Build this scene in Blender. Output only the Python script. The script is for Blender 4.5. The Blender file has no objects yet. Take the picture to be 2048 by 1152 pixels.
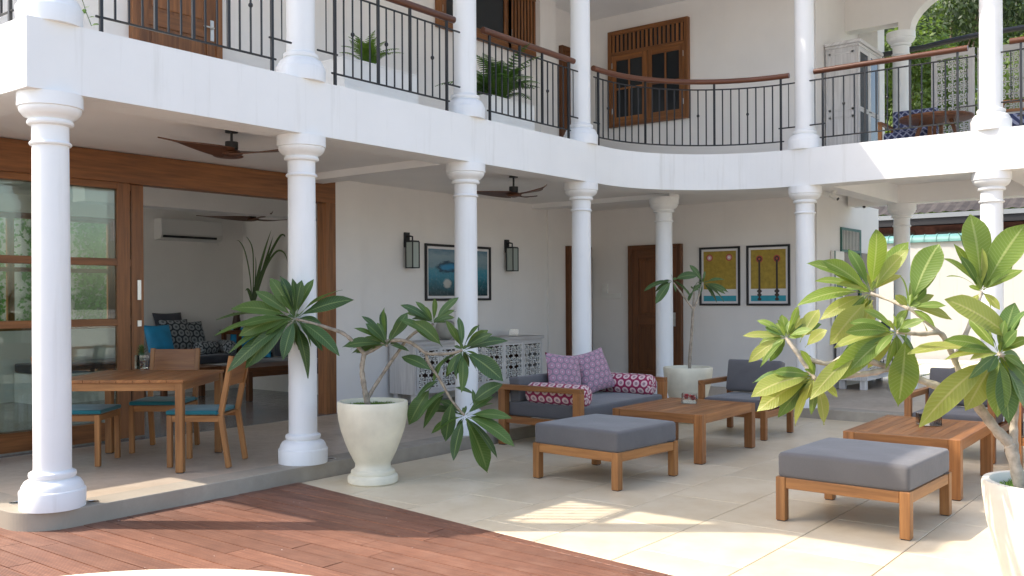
import bpy, math, random
from mathutils import Vector, Matrix
import numpy as np
rnd = random.Random(7)
PI = math.pi
S = bpy.context.scene
C = S.collection
# ---------------------------------------------------------------- camera
F_, V0 = 1883.1, 599.0
YAW, PITCH, ROLL = .6636, .0018, -.0054
CAM = np.array([-2.879, -6.239, 1.40])
_F = np.array([math.cos(YAW), math.sin(YAW), 0]); _R = np.array([math.sin(YAW), -math.cos(YAW), 0]); _U = np.array([0, 0, 1.])
FF = _F*math.cos(PITCH)-_U*math.sin(PITCH); U2 = _U*math.cos(PITCH)+_F*math.sin(PITCH)
RR = _R*math.cos(ROLL)+U2*math.sin(ROLL); UU = U2*math.cos(ROLL)-_R*math.sin(ROLL)
cd = bpy.data.cameras.new('camera'); cam = bpy.data.objects.new('camera', cd); C.objects.link(cam)
cd.sensor_width = 36; cd.lens = F_/2048*36; cd.shift_y = (V0-576)/2048; cd.clip_end = 2000; cd.clip_start = .05
cam.matrix_world = Matrix(((RR[0], UU[0], -FF[0], CAM[0]), (RR[1], UU[1], -FF[1], CAM[1]), (RR[2], UU[2], -FF[2], CAM[2]), (0, 0, 0, 1)))
S.camera = cam
# ---------------------------------------------------------------- world, sun, exposure
SUN = Vector((-.47, .66, 1.0)).normalized()
w = bpy.data.worlds.new('World'); S.world = w; w.use_nodes = True
nt = w.node_tree; bg = nt.nodes['Background']
sky = nt.nodes.new('ShaderNodeTexSky'); sky.sky_type = 'NISHITA'; sky.sun_disc = False
sky.sun_elevation = math.asin(SUN.z); sky.sun_rotation = math.atan2(SUN.x, SUN.y)
sky.air_density = 1.0; sky.dust_density = 2.5; sky.ozone_density = 1.0
nt.links.new(sky.outputs[0], bg.inputs[0]); bg.inputs[1].default_value = .15
sd = bpy.data.lights.new('sun', 'SUN'); sun = bpy.data.objects.new('sun', sd); C.objects.link(sun)
sd.energy = 2.1; sd.angle = math.radians(.55); sd.color = (1, .965, .91)
sun.rotation_euler = SUN.to_track_quat('Z', 'Y').to_euler()
S.view_settings.view_transform = 'Standard'; S.view_settings.look = 'None'
S.view_settings.exposure = 1.56; S.view_settings.gamma = 1
S.view_settings.use_white_balance = True; S.view_settings.white_balance_temperature = 7000; S.view_settings.white_balance_tint = 12
S.render.engine = 'CYCLES'
S.cycles.max_bounces = 10; S.cycles.diffuse_bounces = 6; S.cycles.transparent_max_bounces = 12
# ---------------------------------------------------------------- measuring helpers (photo point -> point on a known plane)
def ray(px, py): return FF+RR*(px-1024)/F_+UU*(V0-py)/F_
def G(px, py, z=0.):
    d = ray(px, py); return CAM+d*(z-CAM[2])/d[2]
def PX(px, py, x):
    d = ray(px, py); return CAM+d*(x-CAM[0])/d[0]
def PY(px, py, y):
    d = ray(px, py); return CAM+d*(y-CAM[1])/d[1]
def PD(px, py, dep): return CAM+ray(px, py)*dep
T = -.123      # terrace level
ZS, ZF, ZC, ZC2 = 2.79, 3.255, 2.87, 6.12
YW, XW, YW3 = 2.62, 10.65, -1.3
# ---------------------------------------------------------------- node helpers
MATS = {}
def mat(name):
    m = bpy.data.materials.new(name); m.use_nodes = True
    return m, m.node_tree, m.node_tree.nodes['Principled BSDF']
def N(t, typ, **k):
    n = t.nodes.new(typ)
    for a, b in k.items():
        if a in n.inputs.keys(): n.inputs[a].default_value = b
        else: setattr(n, a, b)
    return n
def L(t, a, b): t.links.new(a, b)
def coords(t, kind='Object', scale=(1, 1, 1), rot=(0, 0, 0)):
    tc = N(t, 'ShaderNodeTexCoord'); mp = N(t, 'ShaderNodeMapping'); mp.inputs['Scale'].default_value = scale
    mp.inputs['Rotation'].default_value = rot
    L(t, tc.outputs[kind], mp.inputs[0]); return mp.outputs[0]
def noise(t, vec, scale, detail=4, rough=.55):
    n = N(t, 'ShaderNodeTexNoise'); n.inputs['Scale'].default_value = scale; n.inputs['Detail'].default_value = detail
    n.inputs['Roughness'].default_value = rough; L(t, vec, n.inputs['Vector']); return n.outputs[0]
def ramp(t, fac, stops, interp='LINEAR'):
    r = N(t, 'ShaderNodeValToRGB'); r.color_ramp.interpolation = interp
    e = r.color_ramp.elements
    while len(e) < len(stops): e.new(.5)
    for i, (p, c) in enumerate(stops):
        e[i].position = p; e[i].color = (c[0], c[1], c[2], 1) if len(c) == 3 else c
    L(t, fac, r.inputs[0]); return r.outputs[0]
def mixc(t, fac, a, b, mode='MIX'):
    m = N(t, 'ShaderNodeMix'); m.data_type = 'RGBA'; m.blend_type = mode
    for s, v in ((m.inputs[0], fac), (m.inputs[6], a), (m.inputs[7], b)):
        if hasattr(v, 'links') or hasattr(v, 'is_linked'): L(t, v, s)
        elif isinstance(v, (int, float)): s.default_value = v
        else: s.default_value = (v[0], v[1], v[2], 1)
    return m.outputs[2]
def math_(t, op, a, b=None, c=None):
    m = N(t, 'ShaderNodeMath'); m.operation = op
    for i, v in enumerate((a, b, c)):
        if v is None: continue
        if hasattr(v, 'is_linked'): L(t, v, m.inputs[i])
        else: m.inputs[i].default_value = v
    return m.outputs[0]
def bump(t, b, h, strength, dist=.01):
    n = N(t, 'ShaderNodeBump'); n.inputs['Strength'].default_value = strength; n.inputs['Distance'].default_value = dist
    L(t, h, n.inputs['Height']); L(t, n.outputs[0], b.inputs['Normal'])
def simple(name, col, rough=.5, metal=0, var=.0, sc=8, bmp=0, bsc=60, spec=.5, kind='Object'):
    m, t, b = mat(name); v = coords(t, kind)
    if var:
        c = mixc(t, ramp(t, noise(t, v, sc), [(.3, (0, 0, 0)), (.7, (1, 1, 1))]), [x*(1-var) for x in col], [min(1, x*(1+var)) for x in col])
        L(t, c, b.inputs['Base Color'])
    else: b.inputs['Base Color'].default_value = (*col, 1)
    b.inputs['Roughness'].default_value = rough; b.inputs['Metallic'].default_value = metal
    b.inputs['Specular IOR Level'].default_value = spec
    if bmp: bump(t, b, noise(t, v, bsc, 5), bmp, .004)
    MATS[name] = m; return m
def random_value(t):
    o = N(t, 'ShaderNodeObjectInfo'); return o.outputs['Random']
def wood(name, c1, c2, rough=.45, gs=1.0, spec=.4):
    m, t, b = mat(name); tc = N(t, 'ShaderNodeTexCoord'); mp = N(t, 'ShaderNodeMapping')
    mp.inputs['Scale'].default_value = (2.2*gs, 34*gs, 34*gs); L(t, tc.outputs['UV'], mp.inputs[0])
    rv = random_value(t); off = N(t, 'ShaderNodeCombineXYZ'); L(t, math_(t, 'MULTIPLY', rv, 37.), off.inputs[0]); L(t, math_(t, 'MULTIPLY', rv, 91.), off.inputs[1])
    L(t, off.outputs[0], mp.inputs['Location'])
    n1 = noise(t, mp.outputs[0], 1.0, 6, .6); n2 = noise(t, mp.outputs[0], .28, 3, .5)
    f = math_(t, 'ADD', math_(t, 'MULTIPLY', n1, .65), math_(t, 'MULTIPLY', n2, .5))
    c = ramp(t, f, [(.36, c1), (.74, c2)])
    k = math_(t, 'ADD', math_(t, 'MULTIPLY', rv, .34), .83)
    c = mixc(t, 1.0, c, None or (1, 1, 1), 'MULTIPLY') if False else c
    hs = N(t, 'ShaderNodeHueSaturation'); L(t, c, hs.inputs['Color']); L(t, k, hs.inputs['Value'])
    L(t, hs.outputs[0], b.inputs['Base Color']); b.inputs['Roughness'].default_value = rough
    b.inputs['Specular IOR Level'].default_value = spec
    bump(t, b, n1, .25, .002); MATS[name] = m; return m
# plaster
def plaster(name, col, streak=0., rough=.75, ao=0):
    m, t, b = mat(name); v = coords(t)
    n1 = noise(t, v, 1.3, 5); c = mixc(t, ramp(t, n1, [(.3, (0, 0, 0)), (.75, (1, 1, 1))]), [x*.95 for x in col], [min(1, x*1.03) for x in col])
    if streak:
        v2 = coords(t, 'Object', (9, 9, .55)); n2 = noise(t, v2, 1.0, 5, .65)
        c = mixc(t, math_(t, 'MULTIPLY', ramp(t, n2, [(.56, (0, 0, 0)), (.8, (1, 1, 1))]), streak), c, [x*.72 for x in (col[0], col[1]*.98, col[2]*.93)])
        n3 = noise(t, v, 14, 6, .7)
        c = mixc(t, math_(t, 'MULTIPLY', ramp(t, n3, [(.62, (0, 0, 0)), (.75, (1, 1, 1))]), streak*.5), c, [x*.8 for x in col])
    L(t, c, b.inputs['Base Color']); b.inputs['Roughness'].default_value = rough
    bump(t, b, noise(t, v, 35, 6, .6), .12, .004); MATS[name] = m; return m
plaster('white_paint', (.81, .815, .80), .6)
plaster('wall_paint', (.79, .762, .73), .10)
plaster('lounge_paint', (.84, .825, .80), .0)
plaster('ceiling_paint', (.84, .83, .81), .0)
plaster('column_paint', (.80, .81, .805), .38, .5)
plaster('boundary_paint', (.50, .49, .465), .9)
wood('teak', (.14, .049, .015), (.39, .165, .054), .42)
wood('teak_light', (.17, .066, .019), (.42, .19, .062), .45)
wood('door_wood', (.10, .035, .010), (.28, .110, .034), .38)
wood('door_dark', (.065, .022, .007), (.18, .066, .022), .42)
wood('handrail_wood', (.065, .021, .010), (.15, .054, .027), .35, .6)
wood('washed_wood', (.44, .42, .41), (.70, .68, .66), .7)
wood('fan_wood', (.05, .018, .008), (.14, .055, .025), .4)
wood('dark_wood', (.035, .014, .008), (.10, .042, .022), .35)
simple('iron', (.008, .010, .013), .5, .0)
simple('black', (.012, .012, .014), .5)
simple('steel', (.55, .55, .53), .3, 1)
simple('cream_stone', (.72, .67, .52), .62, var=.10, sc=5, bmp=.15, bsc=50)
simple('pot_white', (.70, .66, .56), .5, var=.07, sc=4, bmp=.08, bsc=40)
simple('soil', (.03, .02, .012), .9, var=.4, sc=30, bmp=.5)
simple('ac_white', (.70, .70, .68), .35)
simple('white_gloss', (.78, .77, .73), .35, var=.03)
simple('gold_yellow', (.36, .25, .035), .6, var=.2, sc=18)
simple('paper', (.72, .70, .70), .7)
simple('teal_print', (.02, .30, .38), .6, var=.1)
simple('red_print', (.40, .07, .05), .6); simple('pink_print', (.62, .36, .36), .6); simple('brown_print', (.05, .035, .03), .6)
simple('teal_metal', (.11, .27, .245), .4, .0, var=.12); simple('teal_frame', (.03, .13, .11), .5)
simple('roof_tile', (.042, .035, .031), .8, var=.5, sc=3, bmp=.3)
simple('gutter', (.22, .24, .25), .5)
simple('brown_wall', (.13, .05, .035), .8, var=.3)
simple('grass_green', (.10, .20, .035), .8, var=.4, sc=40)
simple('leaf_dark', (.035, .085, .022), .5, var=.4, sc=3)
simple('red_flower', (.55, .02, .03), .5, var=.2)
simple('magenta', (.26, .008, .05), .85)
simple('blue_satin', (.012, .32, .60), .5, var=.15, sc=5, bmp=.1)
simple('navy_ceramic', (.015, .03, .055), .3)
simple('bark', (.30, .25, .19), .85, var=.4, sc=25, bmp=.6, bsc=70)
simple('bark_pale', (.42, .36, .28), .85, var=.35, sc=22, bmp=.7, bsc=60)
simple('bark_tree', (.14, .10, .07), .9, var=.4, sc=5, bmp=.6, bsc=20)
simple('concrete', (.36, .35, .31), .75, var=.28, sc=3.5, bmp=.2, bsc=30)
def fabric(name, col, rough=.9, w=900):
    m, t, b = mat(name); v = coords(t, 'Object')
    n = noise(t, v, 260, 2); n2 = noise(t, v, 3, 3)
    c = mixc(t, n, [x*.72 for x in col], [x*1.28 for x in col]); c = mixc(t, .18, c, ramp(t, n2, [(.3, [x*.6 for x in col]), (.7, [x*1.5 for x in col])]))
    L(t, c, b.inputs['Base Color']); b.inputs['Roughness'].default_value = rough
    b.inputs['Sheen Weight'].default_value = .25
    h = math_(t, 'ADD', math_(t, 'MULTIPLY', noise(t, v, 420, 2), .4), math_(t, 'MULTIPLY', noise(t, v, 7, 3), 4.)); bump(t, b, h, .25, .004); MATS[name] = m
fabric('grey_fabric', (.098, .095, .098)); fabric('teal_fabric', (.004, .135, .165)); fabric('pink_fabric', (.3, .02, .07))
fabric('dark_fabric', (.05, .055, .07)); fabric('daybed_grey', (.14, .14, .15))
# ring prints (UV in metres)
def rings(name, ground, ring, core, cell, r_out, r_in, petals=0, ground2=None):
    m, t, b = mat(name); tc = N(t, 'ShaderNodeTexCoord'); sp = N(t, 'ShaderNodeSeparateXYZ'); L(t, tc.outputs['UV'], sp.inputs[0])
    x = math_(t, 'DIVIDE', sp.outputs[0], cell); y = math_(t, 'DIVIDE', sp.outputs[1], cell*.87)
    row = math_(t, 'FLOOR', y); odd = math_(t, 'MULTIPLY', math_(t, 'MODULO', math_(t, 'ABSOLUTE', row), 2.), .5)
    fx = math_(t, 'SUBTRACT', math_(t, 'FRACT', math_(t, 'ADD', x, odd)), .5); fy = math_(t, 'MULTIPLY', math_(t, 'SUBTRACT', math_(t, 'FRACT', y), .5), .87)
    d = math_(t, 'SQRT', math_(t, 'ADD', math_(t, 'MULTIPLY', fx, fx), math_(t, 'MULTIPLY', fy, fy)))
    if petals:
        a = math_(t, 'ARCTAN2', fy, fx); d = math_(t, 'ADD', d, math_(t, 'MULTIPLY', math_(t, 'COSINE', math_(t, 'MULTIPLY', a, float(petals))), .018))
    c = ramp(t, d, [(0, core), (.125, ground), (.17, ring), (.25, [x*.82 for x in ring]), (.27, ring), (r_out, ground)], 'CONSTANT')
    L(t, c, b.inputs['Base Color']); b.inputs['Roughness'].default_value = .85; b.inputs['Sheen Weight'].default_value = .2
    v = coords(t); bump(t, b, noise(t, v, 9, 3), .2, .01); MATS[name] = m
rings('bolster_print', (.30, .015, .07), (.70, .52, .50), (.34, .25, .27), .098, .385, .30)
rings('pillow_print', (.21, .17, .21), (.42, .22, .29), (.55, .40, .45), .078, .42, .24, 8)
rings('grey_print', (.035, .045, .055), (.33, .37, .39), (.12, .14, .16), .12, .41, .28, 10)
def blue_scale():
    m, t, b = mat('blue_scale'); v = coords(t, 'Object', (1, 1, 1), (0, 0, 0))
    sp = N(t, 'ShaderNodeSeparateXYZ'); L(t, v, sp.inputs[0])
    a = math_(t, 'SINE', math_(t, 'MULTIPLY', math_(t, 'ADD', sp.outputs[0], math_(t, 'ADD', sp.outputs[1], sp.outputs[2])), 62.)); c_ = math_(t, 'SINE', math_(t, 'MULTIPLY', math_(t, 'SUBTRACT', sp.outputs[0], math_(t, 'ADD', sp.outputs[1], sp.outputs[2])), 62.))
    mx = math_(t, 'MAXIMUM', a, c_)
    L(t, ramp(t, mx, [(.55, (.025, .035, .10)), (.9, (.28, .30, .42))]), b.inputs['Base Color']); b.inputs['Roughness'].default_value = .8; MATS['blue_scale'] = m
blue_scale()
def glass(name, col=(.9, .95, .93), rough=.0, refl=.5, thin=True):
    m = bpy.data.materials.new(name); m.use_nodes = True; t = m.node_tree; t.nodes.clear()
    o = N(t, 'ShaderNodeOutputMaterial'); g = N(t, 'ShaderNodeBsdfGlossy'); g.inputs['Roughness'].default_value = rough
    tr = N(t, 'ShaderNodeBsdfTransparent'); tr.inputs[0].default_value = (*col, 1)
    fr = N(t, 'ShaderNodeFresnel'); fr.inputs[0].default_value = 1.55
    mx = N(t, 'ShaderNodeMixShader'); L(t, math_(t, 'MINIMUM', math_(t, 'MULTIPLY', fr.outputs[0], refl), 1.), mx.inputs[0])
    L(t, tr.outputs[0], mx.inputs[1]); L(t, g.outputs[0], mx.inputs[2]); L(t, mx.outputs[0], o.inputs[0]); MATS[name] = m
glass('pane_glass', (.88, .92, .89), 0, 1.0); glass('clear_glass', (.96, .97, .97), 0, 1.2)
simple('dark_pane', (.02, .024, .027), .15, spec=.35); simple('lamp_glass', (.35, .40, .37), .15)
def tile_mat():
    m, t, b = mat('limestone'); v = coords(t, 'Object', (1, 1, 1)); rv = random_value(t)
    ad = N(t, 'ShaderNodeVectorMath'); ad.operation = 'ADD'; L(t, v, ad.inputs[0]); cb = N(t, 'ShaderNodeCombineXYZ'); L(t, math_(t, 'MULTIPLY', rv, 60.), cb.inputs[0]); L(t, cb.outputs[0], ad.inputs[1])
    v = ad.outputs[0]
    n = noise(t, v, 3.0, 8, .65); n2 = noise(t, v, 11, 6, .7)
    c = ramp(t, n, [(.25, (.55, .455, .305)), (.5, (.62, .53, .375)), (.75, (.67, .59, .44))])
    c = mixc(t, math_(t, 'MULTIPLY', ramp(t, n2, [(.5, (0, 0, 0)), (.78, (1, 1, 1))]), .34), c, (.50, .37, .21))
    hs = N(t, 'ShaderNodeHueSaturation'); L(t, c, hs.inputs['Color']); L(t, math_(t, 'ADD', math_(t, 'MULTIPLY', rv, .12), .95), hs.inputs['Value'])
    L(t, hs.outputs[0], b.inputs['Base Color'])
    L(t, ramp(t, n, [(.2, (.36, .36, .36)), (.8, (.46, .46, .46))]), b.inputs['Roughness'])
    bump(t, b, n2, .08, .003); MATS['limestone'] = m
tile_mat()
simple('grout', (.33, .19, .10), .9)
def deck_mat():
    m, t, b = mat('deck_wood'); rv = random_value(t)
    v = coords(t, 'Object'); sp = N(t, 'ShaderNodeSeparateXYZ'); L(t, v, sp.inputs[0])
    g = math_(t, 'SINE', math_(t, 'MULTIPLY', sp.outputs[0], 2*PI/.0129))
    v2 = coords(t, 'Object', (60, 2.0, 1)); ad = N(t, 'ShaderNodeVectorMath'); ad.operation = 'ADD'; L(t, v2, ad.inputs[0]); cb = N(t, 'ShaderNodeCombineXYZ'); L(t, math_(t, 'MULTIPLY', rv, 90.), cb.inputs[1]); L(t, cb.outputs[0], ad.inputs[1])
    n = noise(t, ad.outputs[0], 1, 5, .6); n3 = noise(t, v, 5, 5, .65)
    c = ramp(t, math_(t, 'ADD', math_(t, 'MULTIPLY', n, .6), math_(t, 'MULTIPLY', n3, .4)), [(.3, (.13, .045, .022)), (.5, (.26, .103, .054)), (.72, (.41, .19, .11))])
    hs = N(t, 'ShaderNodeHueSaturation'); L(t, c, hs.inputs['Color']); L(t, math_(t, 'ADD', math_(t, 'MULTIPLY', rv, .38), .84), hs.inputs['Value'])
    hs.inputs['Saturation'].default_value = .95
    c = mixc(t, math_(t, 'MULTIPLY', ramp(t, g, [(.0, (1, 1, 1)), (.35, (0, 0, 0))]), .72), hs.outputs[0], (.05, .02, .014))
    n5 = noise(t, v, 1.7, 6, .7); c = mixc(t, math_(t, 'MULTIPLY', ramp(t, n5, [(.5, (0, 0, 0)), (.7, (1, 1, 1))]), .35), c, (.30, .19, .14))
    L(t, c, b.inputs['Base Color']); b.inputs['Roughness'].default_value = .5
    h = math_(t, 'ADD', math_(t, 'MULTIPLY', g, .5), math_(t, 'MULTIPLY', n, .2)); bump(t, b, h, .6, .004); MATS['deck_wood'] = m
deck_mat()
def floor_mat(name, a, b_, c_, r0, r1):
    m, t, b = mat(name); v = coords(t, 'Object')
    n = noise(t, v, 1.1, 7, .6); n2 = noise(t, v, 9, 6, .7)
    c = ramp(t, n, [(.3, a), (.5, b_), (.7, c_)])
    c = mixc(t, math_(t, 'MULTIPLY', ramp(t, n2, [(.45, (0, 0, 0)), (.75, (1, 1, 1))]), .35), c, [x*.72 for x in b_])
    L(t, c, b.inputs['Base Color']); L(t, ramp(t, n2, [(.3, (r0,)*3), (.7, (r1,)*3)]), b.inputs['Roughness']); bump(t, b, n2, .05, .003); MATS[name] = m
floor_mat('cement_tan', (.37, .30, .22), (.45, .37, .285), (.52, .44, .35), .32, .5)
floor_mat('polished_cement', (.16, .15, .135), (.21, .20, .18), (.26, .25, .225), .12, .24)
floor_mat('kerb_cement', (.26, .225, .175), (.34, .30, .24), (.42, .375, .305), .5, .7)
floor_mat('earth', (.25, .23, .18), (.3, .28, .22), (.34, .33, .26), .8, .9)
def leaf_mat(name, dark, mid, light, trans, tmix=.35, rough=.46):
    m = bpy.data.materials.new(name); m.use_nodes = True; t = m.node_tree; b = t.nodes['Principled BSDF']; o = t.nodes['Material Output']
    tc = N(t, 'ShaderNodeTexCoord'); sp = N(t, 'ShaderNodeSeparateXYZ'); L(t, tc.outputs['UV'], sp.inputs[0])
    u, v = sp.outputs[0], sp.outputs[1]; av = math_(t, 'ABSOLUTE', math_(t, 'SUBTRACT', v, .5))
    rib = ramp(t, av, [(.022, (1, 1, 1)), (.055, (0, 0, 0))])
    ve = math_(t, 'SINE', math_(t, 'MULTIPLY', math_(t, 'SUBTRACT', u, math_(t, 'MULTIPLY', av, .22)), 130.))
    vein = math_(t, 'MULTIPLY', ramp(t, ve, [(.78, (0, 0, 0)), (.98, (1, 1, 1))]), .33)
    rv = random_value(t)
    vv = coords(t, 'Object'); n = noise(t, vv, 9, 4)
    base = mixc(t, math_(t, 'ADD', math_(t, 'MULTIPLY', rv, .75), math_(t, 'MULTIPLY', math_(t, 'SUBTRACT', n, .4), .6)), dark, mid)
    c = mixc(t, vein, base, light); c = mixc(t, math_(t, 'MULTIPLY', rib, .75), c, light)
    sp_ = noise(t, vv, 55, 3, .6); c = mixc(t, math_(t, 'MULTIPLY', ramp(t, sp_, [(.66, (0, 0, 0)), (.74, (1, 1, 1))]), .7), c, (.16, .11, .04))
    tipm = math_(t, 'MULTIPLY', ramp(t, math_(t, 'ADD', u, math_(t, 'MULTIPLY', n, .12)), [(1.0, (0, 0, 0)), (1.04, (1, 1, 1))]), 0.0) if False else None
    edge = ramp(t, math_(t, 'ADD', av, math_(t, 'MULTIPLY', n, .10)), [(.50, (0, 0, 0)), (.56, (1, 1, 1))]); c = mixc(t, math_(t, 'MULTIPLY', edge, .5), c, light)
    L(t, c, b.inputs['Base Color']); b.inputs['Roughness'].default_value = rough; b.inputs['Specular IOR Level'].default_value = .45
    bump(t, b, math_(t, 'ADD', ve, math_(t, 'MULTIPLY', rib, 2.)), .18, .003)
    tr = N(t, 'ShaderNodeBsdfTranslucent'); tcol = mixc(t, math_(t, 'ADD', vein, math_(t, 'MULTIPLY', rib, .5)), trans, light); L(t, tcol, tr.inputs[0])
    mx = N(t, 'ShaderNodeMixShader'); mx.inputs[0].default_value = tmix; L(t, b.outputs[0], mx.inputs[1]); L(t, tr.outputs[0], mx.inputs[2]); L(t, mx.outputs[0], o.inputs[0]); MATS[name] = m
leaf_mat('leaf_green', (.030, .075, .026), (.075, .150, .040), (.22, .30, .10), (.10, .20, .03), .22)
leaf_mat('leaf_mid', (.055, .12, .028), (.10, .18, .038), (.26, .34, .11), (.16, .28, .04), .28)
leaf_mat('leaf_young', (.085, .16, .028), (.17, .26, .045), (.40, .46, .16), (.34, .46, .05), .42)
leaf_mat('leaf_yellow', (.20, .26, .05), (.29, .32, .08), (.50, .48, .18), (.50, .54, .10), .45)
leaf_mat('creeper_leaf', (.05, .16, .03), (.10, .27, .05), (.14, .3, .07), (.14, .34, .05), .3, .6)
leaf_mat('fern_leaf', (.04, .10, .018), (.08, .18, .03), (.12, .22, .05), (.12, .26, .03), .25, .5)
leaf_mat('canopy_leaf', (.045, .085, .016), (.105, .165, .030), (.12, .19, .04), (.20, .32, .04), .35, .5)
leaf_mat('canopy_dark', (.025, .050, .018), (.055, .085, .025), (.07, .10, .04), (.10, .16, .03), .3, .5)
leaf_mat('moss_leaf', (.07, .16, .02), (.14, .27, .03), (.16, .28, .05), (.2, .35, .04), .3, .6)
def painting_mat():
    m, t, b = mat('sea_print'); tc = N(t, 'ShaderNodeTexCoord'); sp = N(t, 'ShaderNodeSeparateXYZ'); L(t, tc.outputs['UV'], sp.inputs[0]); u, v = sp.outputs[0], sp.outputs[1]
    mp = N(t, 'ShaderNodeMapping'); L(t, tc.outputs['UV'], mp.inputs[0]); mp.inputs['Scale'].default_value = (5, 9, 1)
    n = noise(t, mp.outputs[0], 1.4, 7, .7); mp2 = N(t, 'ShaderNodeMapping'); L(t, tc.outputs['UV'], mp2.inputs[0]); mp2.inputs['Scale'].default_value = (9, 3, 1); n2 = noise(t, mp2.outputs[0], 3, 6, .75)
    vv = math_(t, 'ADD', v, math_(t, 'MULTIPLY', math_(t, 'SUBTRACT', n, .5), .35))
    c = ramp(t, vv, [(.02, (.006, .03, .04)), (.22, (.015, .10, .13)), (.42, (.03, .20, .28)), (.55, (.05, .24, .32)), (.66, (.16, .26, .30)), (.85, (.22, .31, .35)), (1, (.10, .20, .27))])
    c = mixc(t, math_(t, 'MULTIPLY', ramp(t, n2, [(.5, (0, 0, 0)), (.75, (1, 1, 1))]), .35), c, (.25, .38, .42))
    def blob(cx, cy, rx, ry, k=.25):
        dx = math_(t, 'DIVIDE', math_(t, 'SUBTRACT', u, cx), rx); dy = math_(t, 'DIVIDE', math_(t, 'SUBTRACT', v, cy), ry)
        d = math_(t, 'ADD', math_(t, 'SQRT', math_(t, 'ADD', math_(t, 'MULTIPLY', dx, dx), math_(t, 'MULTIPLY', dy, dy))), math_(t, 'MULTIPLY', math_(t, 'SUBTRACT', n, .5), 1.4))
        return d
    d = blob(.33, .62, .22, .14); c = mixc(t, ramp(t, d, [(.75, (1, 1, 1)), (1.15, (0, 0, 0))]), c, (.012, .05, .085)); c = mixc(t, ramp(t, d, [(.3, (1, 1, 1)), (.7, (0, 0, 0))]), c, (.02, .22, .40))
    d = blob(.30, .27, .075, .12); c = mixc(t, ramp(t, d, [(.6, (.85, .85, .85)), (1., (0, 0, 0))]), c, (.50, .50, .46))
    L(t, c, b.inputs['Base Color']); b.inputs['Roughness'].default_value = .25; MATS['sea_print'] = m
painting_mat()
simple('ground_mat', (.42, .40, .35), .9, var=.2, sc=.5)
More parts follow.
